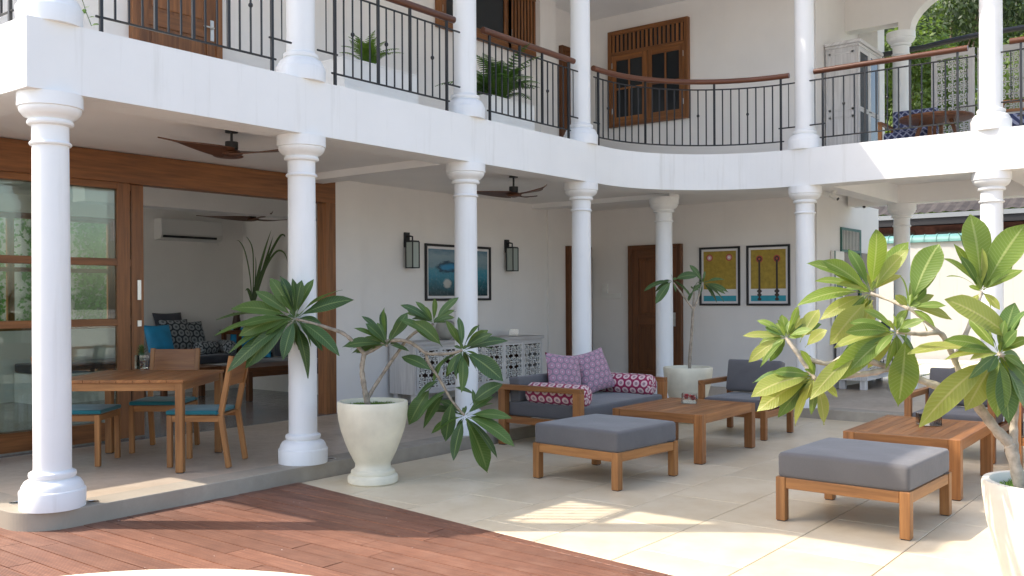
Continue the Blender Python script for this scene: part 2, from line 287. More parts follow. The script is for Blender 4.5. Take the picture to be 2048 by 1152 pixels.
# ---------------------------------------------------------------- mesh builder
ORG = {}
def tagit(o, label=None, cat=None, group=None, kind=None):
    if label: o['label'] = label
    if cat: o['category'] = cat
    if group: o['group'] = group
    if kind: o['kind'] = kind
    return o
def thing(name, label, cat, loc=(0, 0, 0), rz=0, group=None):
    o = bpy.data.objects.new(name, None); C.objects.link(o); o.empty_display_size = .1
    o.location = loc; o.rotation_euler = (0, 0, rz); ORG[o] = Vector(loc); return tagit(o, label, cat, group)
class MB:
    def __init__(s, o=(0, 0, 0)): s.v = []; s.f = []; s.uv = []; s.mi = []; s.sm = []; s.o = Vector(o)
    def add(s, vs, fs, uvs=None, mi=0, smooth=False):
        k = len(s.v); s.v += [tuple(Vector(p)) for p in vs]
        for i, f in enumerate(fs):
            s.f.append([k+j for j in f]); s.uv.append(uvs[i] if uvs else [(0, 0)]*len(f)); s.mi.append(mi); s.sm.append(smooth)
    def obox(s, M, sx, sy, sz, mi=0):
        """box centred, size sx,sy,sz, transformed by M; UV follows longest axis in metres"""
        d = (sx, sy, sz); ax = max(range(3), key=lambda i: d[i]); oth = [i for i in range(3) if i != ax]
        P = [Vector(((i & 1)-.5, ((i >> 1) & 1)-.5, ((i >> 2) & 1)-.5)) for i in range(8)]
        P = [Vector((p.x*sx, p.y*sy, p.z*sz)) for p in P]
        F = [(0, 2, 3, 1), (4, 5, 7, 6), (0, 1, 5, 4), (2, 6, 7, 3), (0, 4, 6, 2), (1, 3, 7, 5)]
        off = rnd.random()*20
        U = [[(P[i][ax]+off, P[i][oth[0]]+P[i][oth[1]]*1.0) for i in f] for f in F]
        s.add([M @ p for p in P], F, U, mi)
    def box(s, x0, x1, y0, y1, z0, z1, mi=0):
        s.obox(Matrix.Translation(((x0+x1)/2, (y0+y1)/2, (z0+z1)/2)), abs(x1-x0), abs(y1-y0), abs(z1-z0), mi)
    def bar(s, a, b, w_, d, up=(0, 0, 1), mi=0):
        a, b = Vector(a), Vector(b); z = (b-a); l = z.length; z.normalize(); x = Vector(up).cross(z)
        if x.length < 1e-4: x = Vector((1, 0, 0))
        x.normalize(); y = z.cross(x); M = Matrix((x, y, z)).transposed().to_4x4(); M.translation = (a+b)/2
        s.obox(M, w_, d, l, mi)
    def tube(s, pts, rad, n=8, cap=True, mi=0):
        pts = [Vector(p) for p in pts]; m = len(pts); rad = rad if isinstance(rad, (list, tuple)) else [rad]*m
        vs = []; px = None; u = 0; us = []
        for i, p in enumerate(pts):
            tg = (pts[min(i+1, m-1)]-pts[max(i-1, 0)]).normalized()
            if px is None: px = tg.orthogonal().normalized()
            else: px = (px-tg*px.dot(tg)).normalized()
            py = tg.cross(px)
            if i: u += (p-pts[i-1]).length
            us.append(u)
            for k in range(n):
                a = 2*PI*k/n; vs.append(p+(px*math.cos(a)+py*math.sin(a))*rad[i])
        F = []; U = []
        for i in range(m-1):
            for k in range(n):
                k2 = (k+1) % n; F.append((i*n+k, i*n+k2, (i+1)*n+k2, (i+1)*n+k)); U.append([(us[i], k*.03), (us[i], (k+1)*.03), (us[i+1], (k+1)*.03), (us[i+1], k*.03)])
        if cap:
            F.append(tuple(range(n-1, -1, -1))); U.append([(0, 0)]*n); F.append(tuple((m-1)*n+k for k in range(n))); U.append([(0, 0)]*n)
        s.add(vs, F, U, mi, True)
    def lathe(s, prof, c=(0, 0, 0), n=32, mi=0, a0=0, axis=None):
        vs = []; F = []; U = []; c = Vector(c); m = len(prof)
        for r, z in prof:
            for k in range(n):
                a = 2*PI*k/n+a0; p = Vector((r*math.cos(a), r*math.sin(a), z)); vs.append((axis @ p if axis else p)+c)
        l = 0
        for i in range(m-1):
            dl = math.hypot(prof[i+1][0]-prof[i][0], prof[i+1][1]-prof[i][1]); R = max(prof[i][0], prof[i+1][0])
            for k in range(n):
                k2 = (k+1) % n; F.append((i*n+k, i*n+k2, (i+1)*n+k2, (i+1)*n+k))
                w0, w1 = 2*PI*R*k/n, 2*PI*R*(k+1)/n
                U.append([(l, w0), (l, w1), (l+dl, w1), (l+dl, w0)])
            l += dl
        if prof[0][0] > 1e-4: F.append(tuple(range(n-1, -1, -1))); U.append([(0, 0)]*n)
        if prof[-1][0] > 1e-4: F.append(tuple((m-1)*n+k for k in range(n))); U.append([(0, 0)]*n)
        s.add(vs, F, U, mi, True)
    def prism(s, poly, z0, z1, mi=0):
        n = len(poly); A = sum(poly[i][0]*poly[(i+1) % n][1]-poly[(i+1) % n][0]*poly[i][1] for i in range(n))
        if A < 0: poly = poly[::-1]
        vs = [(x, y, z0) for x, y in poly]+[(x, y, z1) for x, y in poly]
        F = [tuple(range(n-1, -1, -1)), tuple(range(n, 2*n))]+[(i, (i+1) % n, n+(i+1) % n, n+i) for i in range(n)]
        U = [[(vs[i][0], vs[i][1]) for i in f] for f in F]; s.add(vs, F, U, mi)
    def strip(s, outer, inner, z0, z1, mi=0):
        """wall between two equally long polylines"""
        n = len(outer); vs = [(x, y, z0) for x, y in outer]+[(x, y, z1) for x, y in outer]+[(x, y, z0) for x, y in inner]+[(x, y, z1) for x, y in inner]
        F = []
        for i in range(n-1):
            a, b, c, d = i, i+n, i+2*n, i+3*n
            F += [(a, a+1, b+1, b), (c+1, c, d, d+1), (b, b+1, d+1, d), (a+1, a, c, c+1)]
        F += [(0, n, 3*n, 2*n), (n-1, 3*n-1, 4*n-1, 2*n-1)]
        s.add(vs, F, None, mi)
    def poly(s, pts, uv=None, mi=0): s.add(pts, [tuple(range(len(pts)))], [uv] if uv else None, mi)
    def build(s, name, mats, parent=None, bevel=0, label=None, cat=None, group=None, kind=None, local=False, loc=None, rz=0, smooth=None, seg=2):
        me = bpy.data.meshes.new(name)
        base = Vector((0, 0, 0))
        if parent is not None and not local: base = ORG.get(parent, Vector((0, 0, 0)))
        if loc is not None and not local: pass
        me.from_pydata([tuple(Vector(v)-base) for v in s.v], [], s.f)
        uvl = me.uv_layers.new(name='UVMap'); fl = [c for f in s.uv for p in f for c in p[:2]]; uvl.data.foreach_set('uv', fl)
        mats = mats if isinstance(mats, (list, tuple)) else [mats]
        for m in mats: me.materials.append(MATS[m])
        me.polygons.foreach_set('material_index', s.mi)
        me.polygons.foreach_set('use_smooth', [bool(x) for x in s.sm] if smooth is None else [smooth]*len(s.f))
        o = bpy.data.objects.new(name, me); C.objects.link(o)
        if any(s.sm) and smooth is None:
            try: me.set_sharp_from_angle(angle=math.radians(38))
            except Exception: pass
        if parent is not None: o.parent = parent
        if loc is not None: o.location = loc; ORG[o] = Vector(loc) if local else base
        elif not local: ORG[o] = base if parent is not None else Vector((0, 0, 0))
        if local: ORG[o] = Vector((0, 0, 0))
        if rz: o.rotation_euler = (0, 0, rz)
        if bevel:
            md = o.modifiers.new('bevel', 'BEVEL'); md.width = bevel; md.segments = seg; md.limit_method = 'ANGLE'; md.angle_limit = math.radians(40)
            if seg > 2:
                for p in me.polygons: p.use_smooth = True
        return tagit(o, label, cat, group, kind)
def copy_tree(o, parent=None):
    c = o.copy(); C.objects.link(c); c.parent = parent
    for ch in list(o.children): copy_tree(ch, c)
    return c
def mb(fn=None): return MB()
def relabel(o, l): o['label'] = l; return o
# ================================================================ GROUND
b = MB(); b.box(-150, 150, -150, 150, -.6, -.32); b.build('ground', 'ground_mat', kind='structure')
# villa outline
def arc(cx, cy, r, a0, a1, n): return [(cx+r*math.cos(math.radians(a0+(a1-a0)*i/n)), cy+r*math.sin(math.radians(a0+(a1-a0)*i/n))) for i in range(n+1)]
XF = 8.69; RF = 1.7
def outline(off, r0=0, yend=-9.5, y0=7.4):
    """courtyard edge of slab, offset inwards by off"""
    p = [(off, y0)]
    if r0: p += arc(off+r0, off+r0, r0, 180, 270, 18)
    else: p += [(off, off)]*19
    p += arc(XF-RF, -RF, RF+off, 90, 0, 40); p += [(XF+off, yend)]
    return p
# platform floor and kerb
b = MB(); b.strip(outline(-.025, .30), outline(.24, .12), -.40, 0)
b.build('kerb', 'kerb_cement', kind='structure', bevel=.006)
b = MB(); po = outline(.24, .12); b.prism(po+[(13.6, -9.5), (13.6, 7.4)], -.40, -.002); b.build('gallery_floor', 'cement_tan', kind='structure')
b = MB(); b.box(-.6+.9, 6.9, YW-.12, 8.6, -.30, .003); b.build('lounge_floor', 'polished_cement', kind='structure')
# terrace: base sheet plus stone tiles
def Xb(y):   # border between deck and terrace
    pts = [(2.35, 1.0), (2.19, .0), (2.03, -1.2), (1.86, -2.47), (1.72, -3.73), (1.60, -4.9), (1.5, -6.5), (1.5, -9)]
    for (xa, ya), (xb, yb) in zip(pts, pts[1:]):
        if y <= ya and y >= yb: return xa+(xb-xa)*(ya-y)/(ya-yb)
    return 2.2
b = MB(); b.box(1.2, 9.0, -10, .3, T-.15, T-.006); ter = b.build('terrace', 'grout', kind='structure')
rows = [.0, -.05, -.72, -1.45, -2.09, -2.72, -3.33, -4.0, -4.62, -5.25, -5.9, -6.5, -7.1]
for i in range(len(rows)-1):
    y1, y0 = rows[i], rows[i+1]
    if y1-y0 < .1: continue
    x = 1.0-[0, .42, .05, .47, .1, .5, .12, .55, .2, .4, .1, .3][i % 12]+1.2; x = x-.95*2
    while x < 8.9:
        xa, xb = x+.003, x+.947; x += .95
        lim0, lim1 = Xb(y0), Xb(y1)
        if xb < min(lim0, lim1)+.05: continue
        ya, yb = y0+.003, y1-.003
        P = [(max(xa, lim0), ya), (xb, ya), (xb, yb), (max(xa, lim1), yb)] if xb > max(lim0, lim1) else None
        if P is None: P = [(min(lim0, xb-.01), ya), (xb, ya), (xb, yb)]
        if y0 < -6.4 and xb < 3: pass
        t_ = MB(); t_.prism(P, T-.03, T-.0003*rnd.random()); t_.build('tile', 'limestone', ter, bevel=.0025, seg=1)
# deck
b = MB(); b.box(-4, 2.3, -10, 3.5, T-.2, T-.03); deck = b.build('deck', 'black', kind='structure')
BW = .155; x = -1.98; i = 0
def Yb(xv):
    lo, hi = -9, 1.0
    for _ in range(40):
        m = (lo+hi)/2
        if Xb(m) > xv: hi = m
        else: lo = m
    return lo
while x < 2.2:
    i += 1; y = 3.4 if x < 0 else (.0 if x > .1 else .2); y += 0 if x < 0 else .1*0
    ymin = -6.6
    ystart = y; first = True
    while y > ymin:
        ln = rnd.uniform(1.3, 2.6) if not first else rnd.uniform(.5, 2.2); first = False
        ya, yb = y-.003, max(y-ln, ymin); y = yb; xa, xb = x+.0045, x+BW-.0045
        yl, yr = Yb(xa+.08), Yb(xb+.08)
        if ya <= yr and xb+.08 > Xb(ya): pass
        P = [(xa, ya), (xb, ya), (xb, yb+.003), (xa, yb+.003)]
        if xb+.09 > Xb(yb):
            # clip by border
            P = []
            for (qx, qy) in ((xa, ya), (xb, ya), (xb, yb), (xa, yb)): P.append((qx, qy))
            out = []; n = len(P)
            f = lambda q: Xb(q[1])-.085-q[0]
            for k in range(n):
                a_, b_ = P[k], P[(k+1) % n]; fa, fb = f(a_), f(b_)
                if fa >= 0: out.append(a_)
                if fa*fb < 0:
                    tt = fa/(fa-fb); out.append((a_[0]+(b_[0]-a_[0])*tt, a_[1]+(b_[1]-a_[1])*tt))
            P = out
        if len(P) >= 3:
            t_ = MB((x, 0, 0)); t_.prism([(p[0]-x, p[1]) for p in P], T-.028, T+rnd.uniform(-.0012, .0012)); t_.build('board', 'deck_wood', deck, local=True, loc=(x, 0, 0))
    x += BW
ys = [.0, -1.2, -2.47, -3.73, -4.9, -6.5]
for ya, yb in zip(ys, ys[1:]):
    t_ = MB(); t_.prism([(Xb(ya)-.082, ya), (Xb(ya)-.004, ya), (Xb(yb)-.004, yb+.004), (Xb(yb)-.082, yb+.004)], T-.03, T+.001); t_.build('board', 'deck_wood', deck, bevel=.002, seg=1)
# pool coping
def circ(p1, p2, p3):
    ax, ay = p1; bx, by = p2; cx, cy = p3; d = 2*(ax*(by-cy)+bx*(cy-ay)+cx*(ay-by))
    ux = ((ax*ax+ay*ay)*(by-cy)+(bx*bx+by*by)*(cy-ay)+(cx*cx+cy*cy)*(ay-by))/d; uy = ((ax*ax+ay*ay)*(cx-bx)+(bx*bx+by*by)*(ax-cx)+(cx*cx+cy*cy)*(bx-ax))/d
    return ux, uy, math.hypot(ax-ux, ay-uy)
ux, uy, ur = circ((-.26, -1.153), (.168, -1.549), (.431, -2.009)); ur = max(ur, .9)
b = MB(); b.strip(arc(ux, uy, ur, -120, 175, 50), arc(ux, uy, ur-.28, -120, 175, 50), T-.1, T+.012); b.build('pool_coping', 'cream_stone', kind='structure', bevel=.006)
# ================================================================ VILLA
V = thing('villa', 'white two storey villa with round columns and a curved balcony', 'villa', (0, 0, 0))
def part(b_, name, m, **k): return b_.build(name, m, k.pop('parent', V), **k)
b = MB(); b.strip(outline(0), outline(.36), ZS, ZF); part(b, 'balcony_fascia', 'white_paint')
po = outline(.355)
po2 = [q for q in po if q[1] > YW3]; xe_ = XF+.355
b = MB(); b.prism(po2+[(xe_, YW3), (12.3, YW3), (12.3, 7.4)], ZC, ZF-.004); part(b, 'floor_slab', 'ceiling_paint')
b = MB(); b.prism([q for q in po if q[1] <= YW3+.1 and q[0] > 8]+[(12.3, -9.5), (12.3, YW3-.001), (XF+.30, YW3-.001)], 3.06, ZF-.004) if False else b.box(XF+.30, 12.3, -9.5, YW3-.001, 3.06, ZF-.004); part(b, 'floor_slab', 'ceiling_paint')
b = MB(); b.box(XF+.361, 9.6, YW3-.25, YW3-.002, 2.80, 3.06); part(b, 'beam', 'ceiling_paint')
b = MB(); b.box(11.85, 12.2, -9.5, -1.35, ZS, 3.065); part(b, 'beam', 'ceiling_paint')
for x0, x1, y0, y1, z0 in ((4.38, 4.68, .36, YW, 2.79), (8.98, 9.28, .2, YW, 2.80), (9.051, 11.849, -2.10, -1.84, 2.79), (9.051, 11.849, -4.30, -4.0, 2.79)):
    b = MB(); b.box(x0, x1, y0, y1, z0, (ZC if y0 > -1 else 3.06)+.01); part(b, 'beam', 'ceiling_paint')
# walls, ground floor
def wall(x0, x1, y0, y1, z0, z1, m='wall_paint', name='wall', **k):
    b = MB(); b.box(x0, x1, y0, y1, z0, z1); return part(b, name, m, **k)
wall(4.88, XW+.2, YW, YW+.16, 0, ZC)
wall(4.88, 5.30, YW-.05, YW-.001, 0, ZC-.002, name='pilaster')
wall(9.36, 9.78, YW-.035, YW-.001, 0, ZC-.002, name='pilaster')
wall(XW, XW+.2, YW3, YW, 0, ZC); wall(XW+.2, 13.55, YW3, YW3+.16, 0, ZC)
# lounge inside
XI, YI = 6.86, 7.15
wall(XI, XI+.1, YW+.17, YI, 0.003, ZC, 'lounge_paint')
wall(4.62, XI+.1, YI, YI+.15, 0.003, ZC, 'lounge_paint'); wall(-1.2, 4.62, YI, YI+.15, 0, .98, 'lounge_paint'); wall(-1.2, 4.62, YI, YI+.15, 2.62, ZC, 'lounge_paint'); wall(-1.4, -1.2, YW, YI+.15, 0, .35)
b = MB(); b.box(-1.4, .355, YW, YI+.2, ZC+.002, ZF); part(b, 'floor_slab', 'ceiling_paint')
b = MB(); b.box(3.0, XI, 5.0, 5.3, 2.62, ZC+.01); part(b, 'beam', 'ceiling_paint')
# upper walls
wall(0.6, XW+.2, YW, YW+.16, ZF, ZC2+.1); wall(XW, XW+.2, YW3, YW, ZF, ZC2+.1); wall(XW+.2, 12.9, YW3, YW3+.16, ZF, ZC2+.1); wall(12.55, 12.9, YW3-.3, YW3-.002, ZF, ZC2)
wall(9.0, 9.42, YW-.16, YW-.001, ZF, ZC2, name='pilaster')
# roof: ceiling slab and pitched tiles above it
b = MB(); b.prism([(0, -.5), (XF-.95, -.5), (XF-.64, -.8), (XF-.64, -9.5), (13.2, -9.5), (13.2, 7.4), (0, 7.4)], ZC2, ZC2+.16); part(b, 'ceiling', 'ceiling_paint')
b = MB(); b.add([(-.0, -.55, 6.28), (XF-.64, -.55, 6.28), (12, 3, 8.2), (0, 3, 8.2), (0, 7.6, 6.28), (13.3, 7.6, 6.28), (XF-.66, -9.6, 6.28), (10.9, -9.6, 8.2), (13.3, -9.6, 6.28), (10.9, 3, 8.2)],
    [(0, 1, 9, 3), (3, 9, 5, 4), (1, 6, 7, 9), (7, 8, 5, 9)]); part(b, 'roof', 'roof_tile')
# columns
SH = [(.1205, .24), (.1205, 1.2), (.117, 2.0), (.116, ZS-.33)]
def column(x, y, z0, h, name='column'):
    k = z0+h
    b = MB(); b.lathe([(.1205, z0+.22), (.1205, z0+1.1), (.1175, z0+2.0), (.1155, k-.335), (.1155, k-.15)], (x, y, 0), 36); sh = part(b, name, 'column_paint')
    b = MB(); b.lathe([(.207, z0-.002), (.210, z0+.115), (.206, z0+.122), (.199, z0+.126), (.193, z0+.15), (.176, z0+.178), (.150, z0+.192), (.139, z0+.197), (.139, z0+.203), (.147, z0+.207), (.151, z0+.222), (.147, z0+.238), (.132, z0+.245), (.123, z0+.252), (.1, z0+.252)], (x, y, 0), 40); b.build('column_base', 'column_paint', sh)
    b = MB(); b.lathe([(.1, k-.345), (.128, k-.345), (.135, k-.334), (.128, k-.322), (.117, k-.318), (.117, k-.215), (.130, k-.210), (.143, k-.205), (.148, k-.192), (.143, k-.178), (.136, k-.174), (.140, k-.165), (.168, k-.150), (.192, k-.120), (.197, k-.100), (.196, k-.094), (.207, k-.09), (.207, k-.001)], (x, y, 0), 40); b.build('capital', 'column_paint', sh)
    return sh
SP = 2.151; X0, Y0 = .231, .161
for i in range(4):
    column(X0+i*SP, Y0, 0, ZS); column(X0+i*SP, Y0, ZF, ZC2-ZF)
column(X0+4*SP, .21, 0, ZS)
for yc in (-1.80, -3.955, -6.11, -8.26): column(XF+.17, yc, 0, ZS); column(XF+.17, yc, ZF, ZC2-ZF)
for yc in (2.30, 4.45): column(X0, yc, 0, ZS)
column(X0, 2.45, ZF, ZC2-ZF)
for yc in (-2.10, -4.80, -7.5): column(12.03, yc, 0, ZS); column(12.03, yc, ZF, 2.13)
# arches on the far side of the upper gallery
def archwall(ya, yb):
    """wall at X 11.9-12.16 above the columns between ya>yb with an elliptical arch"""
    r = (ya-yb)/2-.17; cy = (ya+yb)/2; zs = ZF+2.13; n = 20
    prof = [(cy+r*math.cos(PI*i/n), zs+.62*math.sin(PI*i/n)) for i in range(n+1)]
    b = MB(); vs = []
    for x in (11.9, 12.16):
        for (y, z) in prof: vs.append((x, y, z))
        for (y, z) in prof: vs.append((x, y, ZC2))
    m = n+1; F = []
    for i in range(n):
        F += [(i, i+1, m+i+1, m+i), (2*m+i+1, 2*m+i, 3*m+i, 3*m+i+1), (i+1, i, 2*m+i, 2*m+i+1)]
    b.add(vs, F); b.box(11.9, 12.16, cy+r, ya, zs, ZC2); b.box(11.9, 12.16, yb, cy-r, zs, ZC2); part(b, 'arch', 'wall_paint')
archwall(-2.10, -4.80); archwall(-4.80, -7.5)
wall(11.9, 12.16, -2.10, YW3, 5.52, ZC2, name='arch')
# ---- glazed sliding doors of the lounge
def wood_frame_part(b, name='door_frame', m='door_wood', parent=V, **k): return b.build(name, m, parent, bevel=.003, seg=1, **k)
b = MB(); b.box(-1.2, 4.88, YW-.06, YW+.10, 2.565, 2.862); b.box(4.72, 4.88, YW-.06, YW+.10, 0, 2.565); fr = wood_frame_part(b)
xs0, xs1 = -1.1, PY(262, 600, YW-.05)[0]; xst = PY(240, 600, YW-.05)[0]
zr = [PY(240, y, YW-.05)[2] for y in (512, 693)]
def leafdoor(x0, x1, y, rails, name='sliding_door'):
    b = MB(); sw = .13
    b.box(x0, x0+sw, y, y+.05, .02, 2.565); b.box(x1-sw*1.05, x1, y, y+.05, .02, 2.565); b.box(x0+sw, x1-sw*1.05, y+.001, y+.049, .02, .20); b.box(x0+sw, x1-sw*1.05, y+.001, y+.049, 2.50, 2.565)
    for z in rails: b.box(x0+sw, x1-sw*1.05, y+.002, y+.048, z-.035, z+.035)
    d = wood_frame_part(b, name)
    g = MB(); zz = [.20]+sorted(rails)+[2.50]
    for a_, c_ in zip(zz, zz[1:]):
        g = MB(); g.box(x0+sw, x1-sw*1.05, y+.022, y+.028, a_+(.035 if a_ > .3 else 0), c_-(.035 if c_ < 2.4 else 0)); g.build('pane', 'pane_glass', d)
    return d
ld1 = leafdoor(-.42, xs1, YW-.04, [1.24-.06, 1.775])
ld1b = leafdoor(-1.1, -.43, YW-.04, [1.18, 1.775])
xe = PY(289, 600, YW+.02)[0]
ld2 = leafdoor(.12, xe, YW+.03, [1.18, 1.775])
hx = xe-.055
b = MB(); b.box(hx-.02, hx+.02, YW+.02, YW+.03, 1.40, 1.60); b.build('handle', 'steel', ld2); b = MB(); b.box(hx-.022, hx+.022, YW+.02, YW+.03, 1.13, 1.19); b.build('lock', 'steel', ld2)
# rear lounge window with frame
b = MB(); yb_ = YI+.02
for x0, x1, z0, z1 in ((-1.2, 4.62, .98, 1.06), (-1.2, 4.62, 2.54, 2.62), (4.50, 4.62, 1.06, 2.54), (1.2, 1.28, 1.06, 2.54), (3.05, 3.13, 1.06, 2.54), (-1.2, 4.5, 1.80, 1.86)): b.box(x0, x1, yb_, yb_+.08, z0, z1)
rw = wood_frame_part(b, 'window'); b = MB(); b.box(-1.2, 4.5, yb_+.035, yb_+.041, 1.0, 2.6); b.build('pane', 'clear_glass', rw)
# ---- doors and windows (built in a local frame: x along the wall, -y outwards)
def panel_door(loc, rz, w_, h, m='door_wood', handle_side=1, leaf=True, label=None):
    b = MB(); f = .075
    b.box(0, f, -.03, .05, 0, h); b.box(w_-f, w_, -.03, .05, 0, h); b.box(f, w_-f, -.03, .05, h-f, h)
    fr = b.build('door', m, V, local=True, loc=loc, rz=rz, bevel=.004, seg=1)
    if label: fr['label'] = label
    b = MB(); a, c = f, w_-f; st = .11
    b.box(a, a+st, -.012, .02, 0.01, h-f); b.box(c-st, c, -.012, .02, 0.01, h-f)
    for z0, z1 in ((.01, .2), (.95, 1.1), (h-f-.14, h-f)): b.box(a+st, c-st, -.0115, .0195, z0, z1)
    b.box(a+st, c-st, .004, .012, .2, h-f-.14); b.build('door_leaf', m, fr, local=True, bevel=.003, seg=1)
    for z0, z1 in ((.24, .91), (1.14, h-f-.18)):
        b = MB(); b.box(a+st+.04, c-st-.04, -.008, .006, z0, z1); b.build('door_panel', m, fr, local=True, bevel=.008, seg=1)
    hx = c-.05 if handle_side > 0 else a+.05; s = -handle_side
    b = MB(); b.box(hx-.022, hx+.022, -.02, -.0125, .93, 1.15); b.tube([(hx, -.02, 1.06), (hx, -.055, 1.06), (hx+s*.06, -.06, 1.06), (hx+s*.13, -.06, 1.06)], .009, 8); b.build('handle', 'steel', fr, local=True)
    return fr
RZX = -PI/2
y0_ = PX(1260, 492, XW)[1]; y1_ = PX(1366, 487, XW)[1]
panel_door((XW-.051, y0_, 0), RZX, y0_-y1_, 2.25, 'door_dark')
panel_door((9.88, YW-.051, 0), 0, .68, 2.25, 'door_dark')
panel_door((9.72, YW-.051, ZF), 0, .72, 2.26, 'door_dark')
panel_door((PY(257, 80, YW)[0], YW-.051, ZF), 0, 1.05, 2.3, 'door_wood', 1)
def shutter_window(loc, rz, w_, h, tr, leaves, m='door_wood', cols=2, rws=2):
    b = MB(); f = .07
    b.box(0, f, -.03, .05, 0, h); b.box(w_-f, w_, -.03, .05, 0, h); b.box(f, w_-f, -.03, .05, h-f, h); b.box(f, w_-f, -.03, .05, 0, f)
    if tr: b.box(f, w_-f, -.028, .048, h-tr-.06, h-tr)
    fr = b.build('window', m, V, local=True, loc=loc, rz=rz, bevel=.004, seg=1)
    b = MB(); b.box(f, w_-f, .0, .006, f, h-f); b.build('pane', 'dark_pane', fr, local=True)
    if tr:
        n = int((w_-2*f)/.078)
        for i in range(n):
            x = f+(i+.5)*(w_-2*f)/n; q = MB(); q.box(x-.022, x+.022, -.022, -.006, h-tr, h-f); q.build('slat', m, fr, local=True, bevel=.003, seg=1)
            if i % 1 == 0:
                for zz in (h-tr+.07, h-f-.06): 
                    q = MB(); q.lathe([(.008, 0), (.008, .002)], (0, 0, 0), 8, axis=Matrix.Rotation(PI/2, 3, 'X')); 
    top = h-tr-.06 if tr else h-f; W2 = (w_-2*f)/leaves
    for k in range(leaves):
        xa = f+k*W2+.004; xb = xa+W2-.008; q = MB(); s = .085
        q.box(xa, xa+s, -.022, -.004, f, top); q.box(xb-s, xb, -.022, -.004, f, top); q.box(xa+s, xb-s, -.021, -.005, f, f+s); q.box(xa+s, xb-s, -.021, -.005, top-s, top)
        for c_ in range(1, cols): xm = xa+s+(xb-xa-2*s)*c_/cols; q.box(xm-.015, xm+.015, -.02, -.006, f+s, top-s)
        if rws > 1: zm = f+s+(top-f-2*s)*.5; q.box(xa+s, xb-s, -.019, -.007, zm-.015, zm+.015)
        q.build('casement', m, fr, local=True, bevel=.002, seg=1)
        q = MB(); hx = xa+.01 if k == 0 else xb-.01
        for z in (f+.15, top-.2): q.tube([(hx, -.026, z), (hx, -.026, z+.09)], .005, 6)
        q.build('hinge', 'steel', fr, local=True)
    return fr
shutter_window((XW-.051, 2.215, 4.24), RZX, 1.49, 1.60, .36, 2)
shutter_window((6.75, YW-.051, 5.10 if False else 5.16), 0, 1.62, .95, 0, 1, cols=1, rws=1)
fr = shutter_window((8.30, YW-.051, 5.16), 0, .95, .95, .82, 1)
# ---- teal framed window on the far wall
b = MB(); y = YW3-.03
xA, xB = 11.63, 12.55
b.box(xA, xA+.03, y, y+.03, 1.0, 2.46); b.box(xB-.06, xB, y, y+.03, 1.0, 2.46); b.box(xA+.03, xB-.06, y, y+.03, 2.42, 2.46); b.box(xA+.03, xB-.06, y, y+.03, 2.08, 2.12)
tw = b.build('window', 'teal_frame', V)
b = MB(); b.box(xA+.03, xB-.06, y+.02, y+.028, 1.0, 2.42); b.build('pane', 'dark_pane', tw)
for i in range(12):
    xx = xA+.07+i*(xB-xA-.17)/11; q = MB(); q.tube([(xx, y+.008, 2.12), (xx, y+.008, 2.42)], .007, 6); q.build('bar', 'white_gloss', tw)
b = MB(); b.box(11.2, 11.25, y-.03, y+.02, .95, 2.08); b.box(11.25, 11.66, y-.025, y, .95, 2.08); b.build('shutter', ['white_gloss'], tw, bevel=.004)
for z0, z1 in ((1.70, 1.95), (1.38, 1.64), (1.05, 1.32)):
    q = MB(); q.box(11.31, 11.58, y-.031, y-.026, z0, z1); q.build('slat', 'teal_frame', tw)
b = MB(); b.box(11.20, 11.245, y-.036, y-.031, .95, 2.08); b.build('edge_trim', 'teal_frame', tw)
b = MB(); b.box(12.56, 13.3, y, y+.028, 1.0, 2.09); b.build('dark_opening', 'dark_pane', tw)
# ================================================================ balcony railings
RB, RT, HR = ZF+.13, ZF+.86, ZF+.965
def railing(path, label, ext0=.2, ext1=.2, posts=3, knobs=(1, 3), n=None, hang0=.08, hang1=.08):
    """path: function s->(x,y), s in metres 0..L between end posts"""
    f, Ln = path; t = thing('balcony_railing', label, 'railing', (*f(Ln/2), ZF), group='iron balcony railings')
    def pl(a, b_, z, k=18): return [(*f(a+(b_-a)*i/k), z) for i in range(k+1)]
    q = MB(); q.tube(pl(-hang0-.03, Ln+hang1+.03, HR), .035, 10); q.build('handrail', 'handrail_wood', t)
    q = MB(); q.tube(pl(-ext0, Ln+ext1, RT), .009, 6); q.build('rail', 'iron', t)
    q = MB(); q.tube(pl(-.04, Ln+.04, RB), .009, 6); q.build('rail', 'iron', t)
    for a, b_ in ((-ext0, .03), (Ln-.03, Ln+ext1)):
        if abs(b_-a) > .05:
            q = MB(); q.tube(pl(a, b_, ZF+.30, 3), .009, 6); q.build('rail', 'iron', t)
    n = n or max(6, round(Ln/.118)); pk = {round(i*n/(posts-1)) for i in range(posts)}
    for i in range(n+1):
        x, y = f(Ln*i/n); q = MB()
        if i in pk: q.box(x-.0115, x+.0115, y-.0115, y+.0115, ZF if i in (0, n) else RB, HR-.02); q.build('post', 'iron', t)
        else:
            q.tube([(x, y, RB), (x, y, RT)], .0092, 6)
            bl = q.build('baluster', 'iron', t)
            if i % n in [round(k*n/12) for k in knobs]:
                q = MB(); z = ZF+.52; q.lathe([(.007, z-.022), (.017, z-.01), (.019, z), (.017, z+.01), (.007, z+.022)], (x, y, 0), 10); q.build('knob', 'iron', bl)
    for s_ in (-ext0*.5, Ln+ext1*.5):
        if ext0: q = MB(); q.tube([(*f(s_), ZF+.30), (*f(s_), RT)], .006, 6); q.build('baluster', 'iron', t)
    return t
yr = .10
def straight(xa, xb, y=yr): return (lambda s: (xa+s, y)), xb-xa
names = ['first and second', 'second and third', 'third and fourth']
for i in range(3):
    railing(straight(X0+i*SP+.33, X0+(i+1)*SP-.35), 'black iron balcony railing between the %s upper columns of the left wing' % names[i], knobs=(2, 5, 10) if i != 2 else (9,), posts=5 if i == 0 else 4, n=14)
